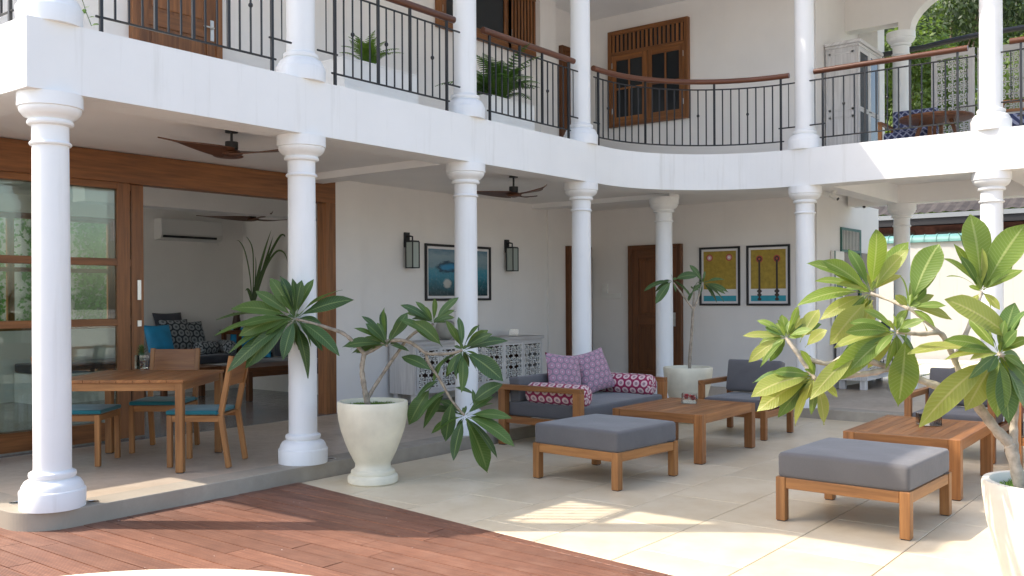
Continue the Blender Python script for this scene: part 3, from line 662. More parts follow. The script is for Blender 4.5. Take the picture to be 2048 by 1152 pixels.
# curved one, path along the fillet
rc = RF+.10; La = (XF-RF)-(X0+3*SP+.30); arcL = rc*PI/2; Lb = .0
cxr, cyr = XF-RF, -RF
def curved(s):
    if s < La: return (X0+3*SP+.30+s, .10)
    s -= La
    if s < arcL: a = PI/2-s/rc; return (cxr+rc*math.cos(a), cyr+rc*math.sin(a))
    return (XF+.10, -RF-(s-arcL))
railing((curved, La+arcL-.18), 'curved black iron balcony railing sweeping round the inner corner below the shuttered window', ext0=.1, ext1=.2, posts=4, knobs=(1, 4, 7, 10), n=25)
def ystraight(ya, yb): return (lambda s: (XF+.10, ya-s)), ya-yb
railing(ystraight(-2.06, -3.62), 'straight black iron balcony railing with wooden handrail in front of the carved screen', posts=4, knobs=(2, 6, 9), n=12)
railing(ystraight(-4.27, -5.8), 'black iron balcony railing at the right edge beyond the last white column', posts=4, knobs=(6,), n=12)
railing(((lambda s: (.10, .45+s)), 1.6), 'black iron balcony railing on the short end of the balcony at the top left', posts=3, n=12)
# ================================================================ furniture builders
def soft_box(b, x0, x1, y0, y1, z0, z1, puff=.012):
    """cushion with softly domed faces"""
    nx, ny = 16, 14; vs = []; F = []; U = []
    ph = rnd.random()*9
    def top(u, v): return (puff+.0035*math.sin(9*u+ph)*math.cos(7*v+ph*2)+.002*math.sin(17*u-11*v+ph))*(1-(2*u-1)**4)*(1-(2*v-1)**4)
    for s, z in ((-1, z0), (1, z1)):
        for j in range(ny+1):
            for i in range(nx+1):
                u, v = i/nx, j/ny; vs.append((x0+(x1-x0)*u, y0+(y1-y0)*v, z+s*top(u, v)*(1 if s > 0 else .2)))
    m = (nx+1)*(ny+1)
    for j in range(ny):
        for i in range(nx):
            a = j*(nx+1)+i; F.append((a, a+nx+1, a+nx+2, a+1)); F.append((m+a, m+a+1, m+a+nx+2, m+a+nx+1))
    for i in range(nx): a = i; F.append((a, a+1, m+a+1, m+a)); a = ny*(nx+1)+i; F.append((a+1, a, m+a, m+a+1))
    for j in range(ny): a = j*(nx+1); F.append((a+nx+1, a, m+a, m+a+nx+1)); a = j*(nx+1)+nx; F.append((a, a+nx+1, m+a+nx+1, m+a))
    b.add(vs, F, [[(vs[i][0], vs[i][1]+vs[i][2]) for i in f] for f in F], 0, True)
def cushion(b, name, m, p, bev=.022, **k):
    o = b.build(name, m, p, local=True, bevel=bev, seg=4, smooth=True, **k); return o
def legs(t, pts, s, h, m, z0=0):
    for (x, y) in pts:
        q = MB(); q.box(x-s/2, x+s/2, y-s/2, y+s/2, z0+.006, h); l = q.build('leg', m, t, local=True, bevel=.003, seg=1)
        q = MB(); q.box(x-s/2+.006, x+s/2-.006, y-s/2+.006, y+s/2-.006, z0, z0+.007); q.build('foot', 'black', l, local=True)
def ottoman(loc, rz, label, a=.44, bw=.44, zf=.30):
    t = thing('ottoman', label, 'ottoman', loc, rz, 'grey ottomans on teak frames'); s = .065
    legs(t, [(sx*(a-s/2), sy*(bw-s/2)) for sx in (-1, 1) for sy in (-1, 1)], s, zf, 'teak_light')
    for sy in (-1, 1):
        q = MB(); q.box(-a+s+.002, a-s-.002, sy*(bw-.02)-.015, sy*(bw-.02)+.015, zf-.075, zf-.002); q.build('frame_rail', 'teak_light', t, local=True, bevel=.003, seg=1)
    for sx in (-1, 1):
        q = MB(); q.box(sx*(a-.02)-.015, sx*(a-.02)+.015, -bw+s+.002, bw-s-.002, zf-.075, zf-.002); q.build('frame_rail', 'teak_light', t, local=True, bevel=.003, seg=1)
    for i in range(6):
        y = -bw+.11+i*(2*bw-.22)/5; q = MB(); q.box(-a+.04, a-.04, y-.03, y+.03, zf-.06, zf-.042); q.build('slat', 'teak', t, local=True)
    q = MB(); soft_box(q, -a+.008, a-.008, -bw+.008, bw-.008, zf-.006, zf+.165); cushion(q, 'cushion', 'grey_fabric', t, .028)
    q = MB(); q.tube([(a-.16, -bw+.02, zf+.006), (a-.10, -bw-.004, zf+.002), (a-.06, -bw+.004, zf+.004)], .004, 6); q.build('tie', 'black', t, local=True)
    return t
ottoman((3.90, -1.94, T), math.radians(-4), 'grey cushioned ottoman nearest the urn planter, in front of the loveseat')
ottoman((3.70, -4.16, T), math.radians(-2), 'larger looking grey cushioned ottoman in front, left of the white planter at the right edge', a=.455)
def coffee_table(loc, rz, label, w_=1.22, d=1.06, h=.452):
    t = thing('coffee_table', label, 'coffee table', loc, rz, 'teak coffee tables'); a, bb = w_/2, d/2; s = .085
    legs(t, [(sx*(a-s/2), sy*(bb-s/2)) for sx in (-1, 1) for sy in (-1, 1)], s, h, 'teak')
    for sy in (-1, 1):
        q = MB(); q.box(-a+s+.001, a-s-.001, sy*(bb-.0425)-.0425, sy*(bb-.0425)+.0425, h-.085, h-.001); q.build('apron', 'teak', t, local=True, bevel=.003, seg=1)
    for sx in (-1, 1):
        q = MB(); q.box(sx*(a-.0425)-.0425, sx*(a-.0425)+.0425, -bb+s+.001, bb-s-.001, h-.085, h-.001); q.build('apron', 'teak', t, local=True, bevel=.003, seg=1)
    n = 9; W = 2*bb-2*s
    for i in range(n):
        y = -bb+s+(i+.5)*W/n; q = MB(); q.box(-a+s+.002, a-s-.002, y-W/n/2+.002, y+W/n/2-.002, h-.024, h-.003); q.build('slat', 'teak', t, local=True, bevel=.002, seg=1)
    return t
coffee_table((5.49, -1.86, T), math.radians(1), 'low square teak coffee table between the loveseat and the first grey armchair', d=.94)
coffee_table((5.25, -4.12, T), math.radians(1), 'low square teak coffee table behind the front ottoman, partly behind frangipani leaves', w_=1.24, d=.86)
def armseat(name, loc, rz, w_, d, label, cat, group=None, arm_h=.60, loveseat=False):
    """local: faces -y, width along x, rear at +y"""
    t = thing(name, label, cat, loc, rz, group); a = w_/2; s = .06; sw = .06 if not loveseat else .085
    legs(t, [(sx*(a-sw/2), y) for sx in (-1, 1) for y in (-d/2+sw/2, d/2-sw/2)], sw, arm_h-.05, 'teak')
    for sx in (-1, 1):
        q = MB(); q.box(sx*(a-sw/2)-sw/2, sx*(a-sw/2)+sw/2, -d/2, d/2, arm_h-.05, arm_h); q.build('armrest', 'teak', t, local=True, bevel=.003, seg=1)
        q = MB(); q.box(sx*(a-sw/2)-.02, sx*(a-sw/2)+.02, -d/2+sw, d/2-sw, .23, .30); q.build('side_rail', 'teak', t, local=True, bevel=.003, seg=1)
    for y in (-d/2+.03, d/2-.03):
        q = MB(); q.box(-a+sw, a-sw, y-.02, y+.02, .23, .30); q.build('seat_rail', 'teak', t, local=True, bevel=.003, seg=1)
    q = MB(); q.box(-a+sw, a-sw, d/2-.05, d/2-.01, arm_h-.10, arm_h-.03); q.build('back_rail', 'teak', t, local=True, bevel=.003, seg=1)
    q = MB(); soft_box(q, -a+sw+.005, a-sw-.005, -d/2+.01, d/2-.04, .30, .44 if loveseat else .42); cushion(q, 'seat_cushion', 'grey_fabric', t)
    bk = MB(); zt = .80 if not loveseat else .70; th = .13
    soft_box(bk, -a+sw+.01, a-sw-.01, -(zt-.44)/2, (zt-.44)/2, -th/2, th/2, .02)
    o = cushion(bk, 'back_cushion', 'grey_fabric', t); o.rotation_euler = (math.radians(90-(12 if not loveseat else 5)), 0, 0); o.location = (0, d/2-.14, (zt+.44)/2)
    return t
lv = armseat('loveseat', (5.62, -.60, T), 0, 1.76, 1.02, 'two seat teak loveseat with grey cushions, magenta bolsters and two scatter pillows beside the step', 'sofa', None, .625, True)
RA = -PI/2
armseat('armchair', (6.96, -1.84, T), RA, .78, .78, 'grey cushioned teak armchair behind the first coffee table, before the far planter', 'armchair', 'grey teak armchairs', .60)
armseat('armchair', (6.86, -4.05, T), RA, .78, .80, 'grey cushioned teak armchair behind the second coffee table, seen through the frangipani branches', 'armchair', 'grey teak armchairs', .60)
s2 = armseat('loveseat', (6.66, -5.50, T), RA, 1.76, 1.02, 'teak loveseat with a magenta bolster cut off by the right edge of the picture', 'sofa', None, .625, True)
def bolster(loc, rz, L_, r, label, m='bolster_print', grp='ring patterned bolsters', tilt=0):
    t = MB(); pr = [(.001, -L_/2), (r*.55, -L_/2-.0), (r*.88, -L_/2+.012), (r, -L_/2+.04), (r*1.02, -L_/4), (r*1.03, 0), (r*1.02, L_/4), (r, L_/2-.04), (r*.88, L_/2-.012), (r*.55, L_/2), (.001, L_/2)]
    t.lathe(pr, (0, 0, 0), 28, axis=Matrix.Rotation(PI/2, 3, 'Y'))
    o = t.build('bolster', m, None, local=True, loc=loc, rz=rz, smooth=True); o.rotation_euler = (0, tilt, rz); return tagit(o, label, 'bolster', grp)
bolster((4.935, -.72, T+.44+.10), PI/2, .72, .110, 'magenta ring patterned bolster lying along the left arm of the loveseat')
bolster((6.285, -.70, T+.44+.105), PI/2, .70, .118, 'magenta ring patterned bolster lying along the right arm of the loveseat')
bolster((6.62, -4.78, T+.44+.10), 0, .66, .10, 'magenta ring patterned bolster on the loveseat cut off by the right edge')
def pillow(loc, rot, s, label, m='pillow_print', back='magenta', grp=None, th=.075, sy=None):
    b = MB(); n = 14; sy = sy or s
    for side in (1, -1):
        vs = []; F = []; U = []
        for j in range(n+1):
            for i in range(n+1):
                u, v = 2*i/n-1, 2*j/n-1; e = (1-u**2)*(1-v**2); pin = 1-.07*(1-abs(u)**1.5)*abs(v)**6; piny = 1-.07*(1-abs(v)**1.5)*abs(u)**6
                vs.append((u*s/2*(piny if abs(u) > .5 else 1), v*sy/2*(pin if abs(v) > .5 else 1), side*th*max(e, 0)**.42+.004*math.sin(7*u+3*v)*e)); U.append(((u+1)*s/2, (v+1)*sy/2))
        fs = []; us = []
        for j in range(n):
            for i in range(n):
                a = j*(n+1)+i; q = (a, a+1, a+n+2, a+n+1) if side > 0 else (a, a+n+1, a+n+2, a+1); fs.append(q); us.append([U[k] for k in q])
        b.add(vs, fs, us, 0 if side > 0 else 1, True)
    o = b.build('pillow', [m, back], None, local=True, loc=loc, smooth=True); o.rotation_euler = rot; return tagit(o, label, 'pillow', grp)
pillow((5.44, -.44, T+.44+.255), (math.radians(72), math.radians(7), math.radians(-18)), .46, 'grey and pink ring patterned scatter pillow on the left of the loveseat', grp='patterned scatter pillows')
pillow((5.93, -.50, T+.44+.26), (math.radians(70), math.radians(-10), math.radians(-14)), .47, 'grey and pink ring patterned scatter pillow in the middle, leaning against the right bolster', grp='patterned scatter pillows')
# glass bowls with red flowers
def glass_bowl(loc, label, flowers=True, s=.075, h=.095):
    t = thing('glass_bowl', label, 'glass bowl', loc, rnd.random(), 'square glass bowls')
    b = MB(); k = s; i_ = s-.007
    for (x0, x1, y0, y1) in ((-k, k, -k, -i_), (-k, k, i_, k), (-k, -i_, -i_+.0005, i_-.0005), (i_, k, -i_+.0005, i_-.0005)): b.box(x0, x1, y0, y1, .002, h)
    b.box(-i_, i_, -i_, i_, .002, .02); b.build('bowl', 'clear_glass', t, local=True)
    if flowers:
        b = MB()
        for _ in range(20):
            c = Vector((rnd.uniform(-.045, .045), rnd.uniform(-.045, .045), rnd.uniform(.03, .07)))
            for k2 in range(5):
                a = 2*PI*k2/5+rnd.random(); d = Vector((math.cos(a), math.sin(a), .55))*.03; n_ = Vector((-math.sin(a), math.cos(a), 0))*.014
                b.add([c, c+d*.5+n_, c+d, c+d*.5-n_], [(0, 1, 2, 3)])
        b.build('flowers', 'red_flower', t, local=True, kind='stuff')
    return t
c = G(1379, 806, T+.452); glass_bowl((c[0], c[1], T+.453), 'square glass bowl of red petals on the coffee table by the loveseat')
c = G(1857, 850, T+.452); glass_bowl((c[0], c[1], T+.453), 'square glass bowl of red petals on the coffee table behind the front ottoman')
# ---- dining set
def dining_table():
    t = thing('dining_table', 'square teak dining table with three chairs under the left gallery', 'table', (1.545, 1.265, 0), math.radians(38)); a = .54; h = .755; s = .062
    legs(t, [(sx*(a-s/2-.01), sy*(a-s/2-.01)) for sx in (-1, 1) for sy in (-1, 1)], s, h-.024, 'teak_light')
    for k in range(4):
        q = MB(); q.box(-a+s+.012, a-s-.012, -a+.02, -a+.05, h-.09, h-.025)
        o = q.build('apron', 'teak_light', t, local=True, bevel=.002, seg=1); o.rotation_euler = (0, 0, k*PI/2)
    n = 8
    for i in range(n):
        y = -a+(i+.5)*2*a/n; q = MB(); q.box(-a, a, y-a/n+.0015, y+a/n-.0015, h-.024, h); q.build('plank', 'teak', t, local=True, bevel=.002, seg=1)
dining_table()
def dining_chair():
    t = thing('dining_chair', '', 'chair', (0, 0, 0)); w_, d = .235, .235; s = .042
    for sx in (-1, 1):
        q = MB(); q.box(sx*(w_-s/2)-s/2, sx*(w_-s/2)+s/2, -d, -d+s, .006, .44); q.build('leg', 'teak_light', t, local=True, bevel=.003, seg=1)
        q = MB(); x = sx*(w_-s/2); pts = [(x, d+.045, .006), (x, d-.02, .44), (x, d+.075, .93)]
        q.bar(pts[0], pts[1], s, s); q.bar(pts[1], (x, d+.075, .93), s, s); q.build('leg', 'teak_light', t, local=True, bevel=.003, seg=1)
        q = MB(); q.box(sx*(w_-.018)-.013, sx*(w_-.018)+.013, -d+s, d-.03, .385, .435); q.build('seat_rail', 'teak_light', t, local=True, bevel=.002, seg=1)
    q = MB(); q.box(-w_+s, w_-s, -d+.006, -d+.032, .385, .435); q.build('seat_rail', 'teak_light', t, local=True, bevel=.002, seg=1)
    for i in range(5):
        y = -d+.05+i*.09; q = MB(); q.box(-w_+.03, w_-.03, y-.038, y+.038, .425, .44); q.build('slat', 'teak', t, local=True)
    q = MB(); M = Matrix.Translation((0, d+.048, .80)) @ Matrix.Rotation(math.radians(-11), 4, 'X'); q.obox(M, 2*w_-2*s+.004, .022, .25); q.build('backrest', 'teak', t, local=True, bevel=.003, seg=1)
    q = MB(); soft_box(q, -w_+.004, w_-.004, -d-.01, d-.045, .443, .478, .008); cushion(q, 'cushion', 'teal_fabric', t, .012)
    for sx in (-1, 1):
        q = MB(); q.tube([(sx*(w_-.03), d-.05, .46), (sx*w_*1.04, d-.03, .462), (sx*w_*1.02, d-.055, .445)], .006, 6); q.build('tie', 'teal_fabric', t, local=True)
    return t
dc = dining_chair()
place = [((1.62+.21, .80-.02, 0), math.radians(36)+PI, 'teak dining chair with teal cushion on the near right side of the dining table'),
         ((2.03, 1.72, 0), math.radians(-52)+0, 'teak dining chair with teal cushion behind the dining table, back towards the lounge'),
         ((1.22, 1.66, 0), math.radians(40), 'teak dining chair with teal cushion at the left, half hidden by the first column')]
for i, (l, r_, lb) in enumerate(place):
    o = dc if i == 0 else copy_tree(dc); o.location = l; o.rotation_euler = (0, 0, r_); tagit(o, lb, None, 'dining chairs with teal cushions')
# chair C faces v=(-.6,.8): local -y -> rotate
place[0]
# vase with pineapple plant on the table
c = G(283, 738, .755); t = thing('glass_vase', 'square glass vase of coloured pebbles holding a small pineapple plant on the dining table', 'vase', (c[0], c[1], .756))
b = MB(); k = .045
for (x0, x1, y0, y1) in ((-k, k, -k, -k+.005), (-k, k, k-.005, k), (-k, -k+.005, -k+.0055, k-.0055), (k-.005, k, -k+.0055, k-.0055)): b.box(x0, x1, y0, y1, .002, .13)
b.box(-k+.006, k-.006, -k+.006, k-.006, .002, .014); b.build('vase', 'clear_glass', t, local=True)
b = MB()
for _ in range(40):
    x, y, z = rnd.uniform(-.032, .032), rnd.uniform(-.032, .032), rnd.uniform(.02, .075); b.lathe([(.001, z-.008), (.008, z), (.001, z+.008)], (x, y, 0), 6, mi=rnd.randrange(3))
b.build('pebbles', ['navy_ceramic', 'cream_stone', 'teak_light'], t, local=True, kind='stuff')
b = MB()
for i in range(46):
    a = i*2.4; z0 = .10+.0015*i; el = .3+.9*i/46; l = .095-.0008*i; d = Vector((math.cos(a)*math.cos(el), math.sin(a)*math.cos(el), math.sin(el))); sd_ = Vector((-math.sin(a), math.cos(a), 0))*.007
    p0 = Vector((0, 0, z0+.02)); p1 = p0+d*l*.6; p2 = p0+d*l-Vector((0, 0, .006)); b.add([p0-sd_, p0+sd_, p1+sd_*.8, p1-sd_*.8, p2], [(0, 1, 2, 3), (3, 2, 4)])
b.lathe([(.02, .075), (.03, .10), (.028, .14), (.008, .17)], (0, 0, 0), 10)
b.build('pineapple_plant', 'leaf_green', t, local=True)
# ================================================================ fans
def fan(loc, rz, label, rod=.13, R=.66):
    t = thing('ceiling_fan', label, 'ceiling fan', loc, rz, 'wooden ceiling fans')
    b = MB(); b.lathe([(.055, -.02), (.055, 0)], n=20); b.lathe([(.012, -rod), (.012, -.02)], n=10); b.lathe([(.05, -rod-.075), (.055, -rod-.06), (.055, -rod)], n=20); b.build('mount', 'black', t, local=True)
    hb = MB(); z = -rod-.095; hb.lathe([(.02, z-.035), (.085, z-.02), (.10, z), (.07, z+.02)], n=24); hb.build('hub', 'fan_wood', t, local=True)
    for k in range(3):
        b = MB(); n = 12; vs = []; F = []; U = []
        for i in range(n+1):
            u = i/n; x = .03+u*R; wd = (.075*(1-u)**1.5+.062*math.sin(min(1, u*1.15+.12)*PI)**.7)*(1 if u < .9 else (1-(u-.9)/.1)**.5+.12); tw = .35*(1-u)
            sweep = .07*math.sin(u*PI*.9); zz = z-.0+.05*u**2
            for s in (-1, 1):
                for h_ in (.006, -.006): vs.append((x, sweep+s*wd*math.cos(tw), zz+s*wd*math.sin(tw)*.7+h_))
        for i in range(n):
            a = i*4; F += [(a, a+2, a+6, a+4), (a+3, a+1, a+5, a+7), (a+1, a, a+4, a+5), (a+2, a+3, a+7, a+6)]
        F += [(n*4, n*4+2, n*4+3, n*4+1), (0, 1, 3, 2)]
        b.add(vs, F, [[(vs[i][0], vs[i][1]) for i in f] for f in F], 0, True); o = b.build('blade', 'fan_wood', t, local=True); o.rotation_euler = (0, 0, k*2*PI/3)
c = G(463, 261, ZC); fan((c[0], c[1], ZC), math.radians(56), 'carved wooden ceiling fan above the dining table, between the first two columns', rod=.10)
c = G(1027, 352, ZC); fan((c[0], c[1], ZC), math.radians(10), 'carved wooden ceiling fan between the third and fourth columns')
c = G(505, 404, ZC); fan((c[0], c[1], ZC), math.radians(12), 'darker wooden ceiling fan inside the lounge', rod=.16, R=.8)
# ================================================================ wall things
def framed(name, loc, rz, w_, h, label, cat, draw, group=None, fw=.032, matw=.035):
    t = thing(name, label, cat, loc, rz, group); b = MB()
    for x0, x1, z0, z1 in ((0, fw, 0, h), (w_-fw, w_, 0, h), (fw, w_-fw, 0, fw), (fw, w_-fw, h-fw, h)): b.box(x0, x1, -.03, 0, z0, z1)
    b.build('frame', 'black', t, local=True, bevel=.003, seg=1)
    b = MB(); b.box(fw, w_-fw, -.008, -.001, fw, h-fw); b.build('mount_board', 'paper', t, local=True)
    draw(t, fw+matw, w_-fw-matw, fw+matw, h-fw-matw)
    return t
def draw_sea(t, x0, x1, z0, z1):
    b = MB(); b.poly([(x0, -.0095, z0), (x1, -.0095, z0), (x1, -.0095, z1), (x0, -.0095, z1)], [(0, 0), (1, 0), (1, 1), (0, 1)]); b.build('print', 'sea_print', t, local=True)
a = PY(849, 600, YW); c = PY(979, 496, YW)
framed('picture', (a[0], YW-.002, 1.365), 0, c[0]-a[0], .785, 'large framed blue underwater picture on the wall behind the third column', 'picture', draw_sea)
def draw_poster(stems):
    def f(t, x0, x1, z0, z1):
        H = z1-z0; W = x1-x0; q = MB(); e = [0.0094]
        def rect(a, b_, c_, d, mi, k=0): y = -.0094-.0006*k; q.poly([(a, y, c_), (b_, y, c_), (b_, y, d), (a, y, d)], None, mi)
        def disk(cx, cz, r, mi, k): y = -.0094-.0006*k; q.poly([(cx+r*math.cos(2*PI*i/20), y, cz+r*math.sin(2*PI*i/20)) for i in range(20)], None, mi)
        rect(x0, x1, z0+.24*H, z1, 0); rect(x0, x1, z0, z0+.11*H, 2)
        for cx in ((.19, .79) if not stems else (.25, .75)):
            cx = x0+cx*W; cz = z0+(.87 if not stems else .82)*H; disk(cx, cz, .055, 3, 1); disk(cx, cz, .038, 4 if not stems else 5, 2); disk(cx, cz, .018, 1 if not stems else 3, 3)
            if stems:
                rect(cx-.015, cx+.015, z0+.20*H, cz-.02, 5, 4)
                for k in range(14): z = z0+.01+k*.0145*H*1.1; wv = .022+.012*math.sin(k*1.3)+.008*(k > 6); rect(cx-wv, cx+wv, z, z+.016*H, 5, 5)
        q.build('print', ['gold_yellow', 'paper', 'teal_print', 'red_print', 'pink_print', 'brown_print'], t, local=True)
    return f
for (p0, p1, st, lb) in ((1400, 1481, False, 'left one of two framed yellow prints, showing two red discs'), (1494, 1581, True, 'right one of two framed yellow prints, showing two discs on long dark stems')):
    ya = PX(p0, 550, XW)[1]; yb2 = PX(p1, 550, XW)[1]
    framed('picture', (XW-.002, ya, 1.262), RZX, ya-yb2, .912, lb, 'picture', draw_poster(st), 'yellow framed prints')
def wall_lamp(loc, label):
    t = thing('wall_lamp', label, 'wall lamp', loc, 0, 'black lantern wall lamps')
    b = MB(); b.box(-.045, .045, -.03, 0, .16, .36); b.build('back_plate', 'iron', t, local=True, bevel=.003)
    b = MB(); b.tube([(0, -.03, .30), (0, -.07, .31), (0, -.12, .30), (0, -.12, .24)], .011, 8); b.build('arm', 'iron', t, local=True)
    b = MB(); k = .062; cy = -.12
    for sx in (-1, 1):
        for sy in (-1, 1): b.box(sx*k-.006, sx*k+.006, cy+sy*k-.006, cy+sy*k+.006, -.12, .235)
    for z in (-.12, .225):
        for s in (-1, 1): b.box(-k+.007, k-.007, cy+s*k-.005, cy+s*k+.005, z, z+.012); b.box(s*k-.005, s*k+.005, cy-k+.007, cy+k-.007, z, z+.012)
    b.box(-k, k, cy-k, cy+k, .238, .246); b.box(-k+.01, k-.01, cy-k+.01, cy+k-.01, -.118, -.112); b.build('cage', 'iron', t, local=True)
    b = MB(); b.box(-k+.003, k-.003, cy-k+.003, cy+k-.003, -.108, .224); b.build('lamp_glass', 'lamp_glass', t, local=True)
for px, lb in ((812, 'black lantern wall lamp to the left of the blue picture'), (1012, 'black lantern wall lamp to the right of the blue picture')):
    a = PY(px, 510, YW); wall_lamp((a[0], YW-.001, 1.92), lb)
# air conditioner in the lounge
a = PY(322, 440, YI-.2); c = PY(445, 478, YI-.2)
t = thing('air_conditioner', 'white split air conditioner high on the lounge wall', 'air conditioner', (a[0], YI, 2.33)); W = c[0]-a[0]
b = MB(); b.prism([(0, 0), (0, 0)], 0, 0) if False else None
b.add([(0, -.001, 0), (0, -.19, .02), (0, -.22, .10), (0, -.20, .33), (0, -.001, .33), (W, -.001, 0), (W, -.19, .02), (W, -.22, .10), (W, -.20, .33), (W, -.001, .33)], [(0, 1, 2, 3, 4), (9, 8, 7, 6, 5), (1, 6, 7, 2), (2, 7, 8, 3), (3, 8, 9, 4), (0, 5, 6, 1)])
b.build('body', 'ac_white', t, local=True, bevel=.01)
b = MB(); b.box(.03, W-.12, -.222, -.19, .035, .07); b.build('air_slot', 'black', t, local=True); b = MB(); b.box(.02, W-.10, -.235, -.222, .075, .083); b.build('louvre', 'ac_white', t, local=True)
b = MB(); b.tube([(W-.03, -.1, 0), (W, -.09, -.05), (W+.01, -.06, -.03)], .006, 6); b.build('cable', 'ac_white', t, local=True)
# security cameras and small wall fittings
def seccam(p, d, label):
    t = thing('security_camera', label, 'security camera', tuple(p), 0, 'security cameras'); d = Vector(d).normalized()
    b = MB(); b.lathe([(.035, -.01), (.035, 0)], n=16); b.tube([(0, 0, -.01), (0, 0, -.07)], .010, 8); b.build('bracket', 'white_gloss', t, local=True)
    b = MB(); q0 = Vector((0, 0, -.08)); b.tube([q0-d*.06, q0+d*.06], .03, 14); o = b.build('body', 'white_gloss', t, local=True); b = MB(); b.tube([q0+d*.061, q0+d*.066], .022, 12); b.build('lens', 'black', t, local=True)
c = G(1643, 388, ZC-.001); c = (9.45, -1.97, 2.779); seccam(c, (-.3, -1, -.6), 'small white security camera under the beam just right of the fifth column')
seccam((12.0, YW3-.25, ZC-.002), (-1, -.3, -.15), 'small white dome like security camera near the end of the far wall')
def smallbox(name, p, sz, rz, m, label, cat):
    b = MB(); b.box(-sz[0]/2, sz[0]/2, -sz[1], 0, -sz[2]/2, sz[2]/2); o = b.build(name, m, None, local=True, loc=p, rz=rz, bevel=.004); return tagit(o, label, cat)
a = PX(1211, 577, XW); smallbox('intercom', (XW-.001, a[1], a[2]), (.11, .03, .16), RZX, 'white_gloss', 'small white intercom on the wall left of the dark door', 'intercom')
a = PX(1222, 592, XW); smallbox('switch_plate', (XW-.001, a[1], a[2]), (.38, .012, .085), RZX, 'white_gloss', 'long white switch plate below the intercom', 'switch')
a = PX(567, 510, XI); smallbox('switch_plate', (XI-.001, a[1], a[2]), (.09, .012, .12), RZX, 'white_gloss', 'white switch on the lounge wall behind the tall plant', 'switch')
# ================================================================ carved furniture
def ribbon(b, pts, w_, y0, y1, closed=False):
    n = len(pts); vs = []
    for i, p in enumerate(pts):
        q0 = pts[(i-1) % n] if closed or i else pts[0]; q1 = pts[(i+1) % n] if closed or i < n-1 else pts[-1]
        d = Vector((q1[0]-q0[0], q1[1]-q0[1])); d = d.normalized() if d.length else Vector((1, 0)); nx, nz = -d.y*w_/2, d.x*w_/2
        for s in (1, -1):
            for y in (y0, y1): vs.append((p[0]+s*nx, y, p[1]+s*nz))
    F = []
    for i in range(n if closed else n-1):
        a, c = i*4, ((i+1) % n)*4; F += [(a, c, c+2, a+2), (a, a+1, c+1, c), (a+2, c+2, c+3, a+3)]
    b.add(vs, F)
def carved(x0, x1, z0, z1, y0, y1, cell):
    b = MB(); nx = max(1, round((x1-x0)/cell)); nz = max(1, round((z1-z0)/cell)); cx, cz = (x1-x0)/nx, (z1-z0)/nz; w_ = cell*.075
    ribbon(b, [(x0+w_/2, z0), (x0+w_/2, z1)], w_, y0, y1); ribbon(b, [(x1-w_/2, z0), (x1-w_/2, z1)], w_, y0, y1)
    for i in range(nx):
        for j in range(nz):
            ox, oz = x0+(i+.5)*cx, z0+(j+.5)*cz
            def P(u, v): return (ox+u*cx/2, oz+v*cz/2)
            for k in range(4):
                a = k*PI/2+PI/4; sg = 1 if (i+j+k) % 2 else -1
                pts = [P(math.cos(a)*.62+(.44*(1-q/11)+.10)*math.cos(a+PI+sg*q/11*2.2*PI)*.8, math.sin(a)*.62+(.44*(1-q/11)+.10)*math.sin(a+PI+sg*q/11*2.2*PI)*.8) for q in range(12)]
                ribbon(b, pts, w_, y0, y1)
                a2 = k*PI/2; c_, s_ = math.cos(a2), math.sin(a2)
                vs = [P(c_*u-s_*v, s_*u+c_*v) for u, v in ((.12, 0), (.42, .15), (.80, 0), (.42, -.15))]
                b.add([(p[0], y0, p[1]) for p in vs], [(0, 1, 2, 3)])
                ribbon(b, [P(c_*.75, s_*.75), P(c_, s_)], w_*1.4, y0, y1)
            ribbon(b, [P(.17*math.cos(2*PI*q/10), .17*math.sin(2*PI*q/10)) for q in range(10)], w_, y0, y1, True)
    return b
def carved_cab(name, loc, rz, w_, d, h, leg, panels, label, cat, cell=.15, topt=.045, frame=.05):
    """local: x width, front at y=0, back at y=d"""
    t = thing(name, label, cat, loc, rz)
    for x in (.04, w_-.13):
        for y in (.03, d-.12):
            q = MB(); q.box(x, x+.09, y, y+.09, 0, leg); q.build('leg', 'washed_wood', t, local=True, bevel=.003, seg=1)
    q = MB(); q.box(-.02, w_+.02, -.02, d, h-topt, h); q.build('top', 'washed_wood', t, local=True, bevel=.004)
    q = MB(); q.box(0, .02, 0, d-.01, leg, h-topt); q.build('side_panel', 'washed_wood', t, local=True); q = MB(); q.box(w_-.02, w_, 0, d-.01, leg, h-topt); q.build('side_panel', 'washed_wood', t, local=True)
    q = MB(); q.box(.02, w_-.02, .02, d-.01, leg, leg+.02); q.box(.02, w_-.02, d-.03, d-.01, leg+.02, h-topt); q.build('carcass', 'dark_wood', t, local=True)
    n = panels; W = (w_-.06)/n; z0, z1 = leg+.02, h-topt-.01
    q = MB(); q.box(.02, w_-.02, 0, .03, leg, leg+.05); q.box(.02, w_-.02, .001, .03, z1-.03, h-topt); q.build('face_frame', 'washed_wood', t, local=True, bevel=.002)
    for i in range(n):
        a = .03+i*W; c_ = a+W; q = MB(); q.box(a, a+frame*.6, -.004, .02, z0+.03, z1-.03); q.box(c_-frame*.6, c_, -.004, .02, z0+.03, z1-.03); q.box(a+frame*.6, c_-frame*.6, -.003, .02, z0+.03, z0+.06); q.box(a+frame*.6, c_-frame*.6, -.003, .02, z1-.06, z1-.03)
        dd = q.build('cabinet_door', 'washed_wood', t, local=True, bevel=.002)
        q = carved(a+frame*.6, c_-frame*.6, z0+.06, z1-.06, -.001, .012, cell); q.build('carved_panel', 'white_gloss', dd, local=True)
    return t
carved_cab('console', (5.80, 2.12, 0), 0, 2.75, .47, .835, .165, 6, 'long whitewashed console with carved openwork doors beneath the blue picture', 'console')
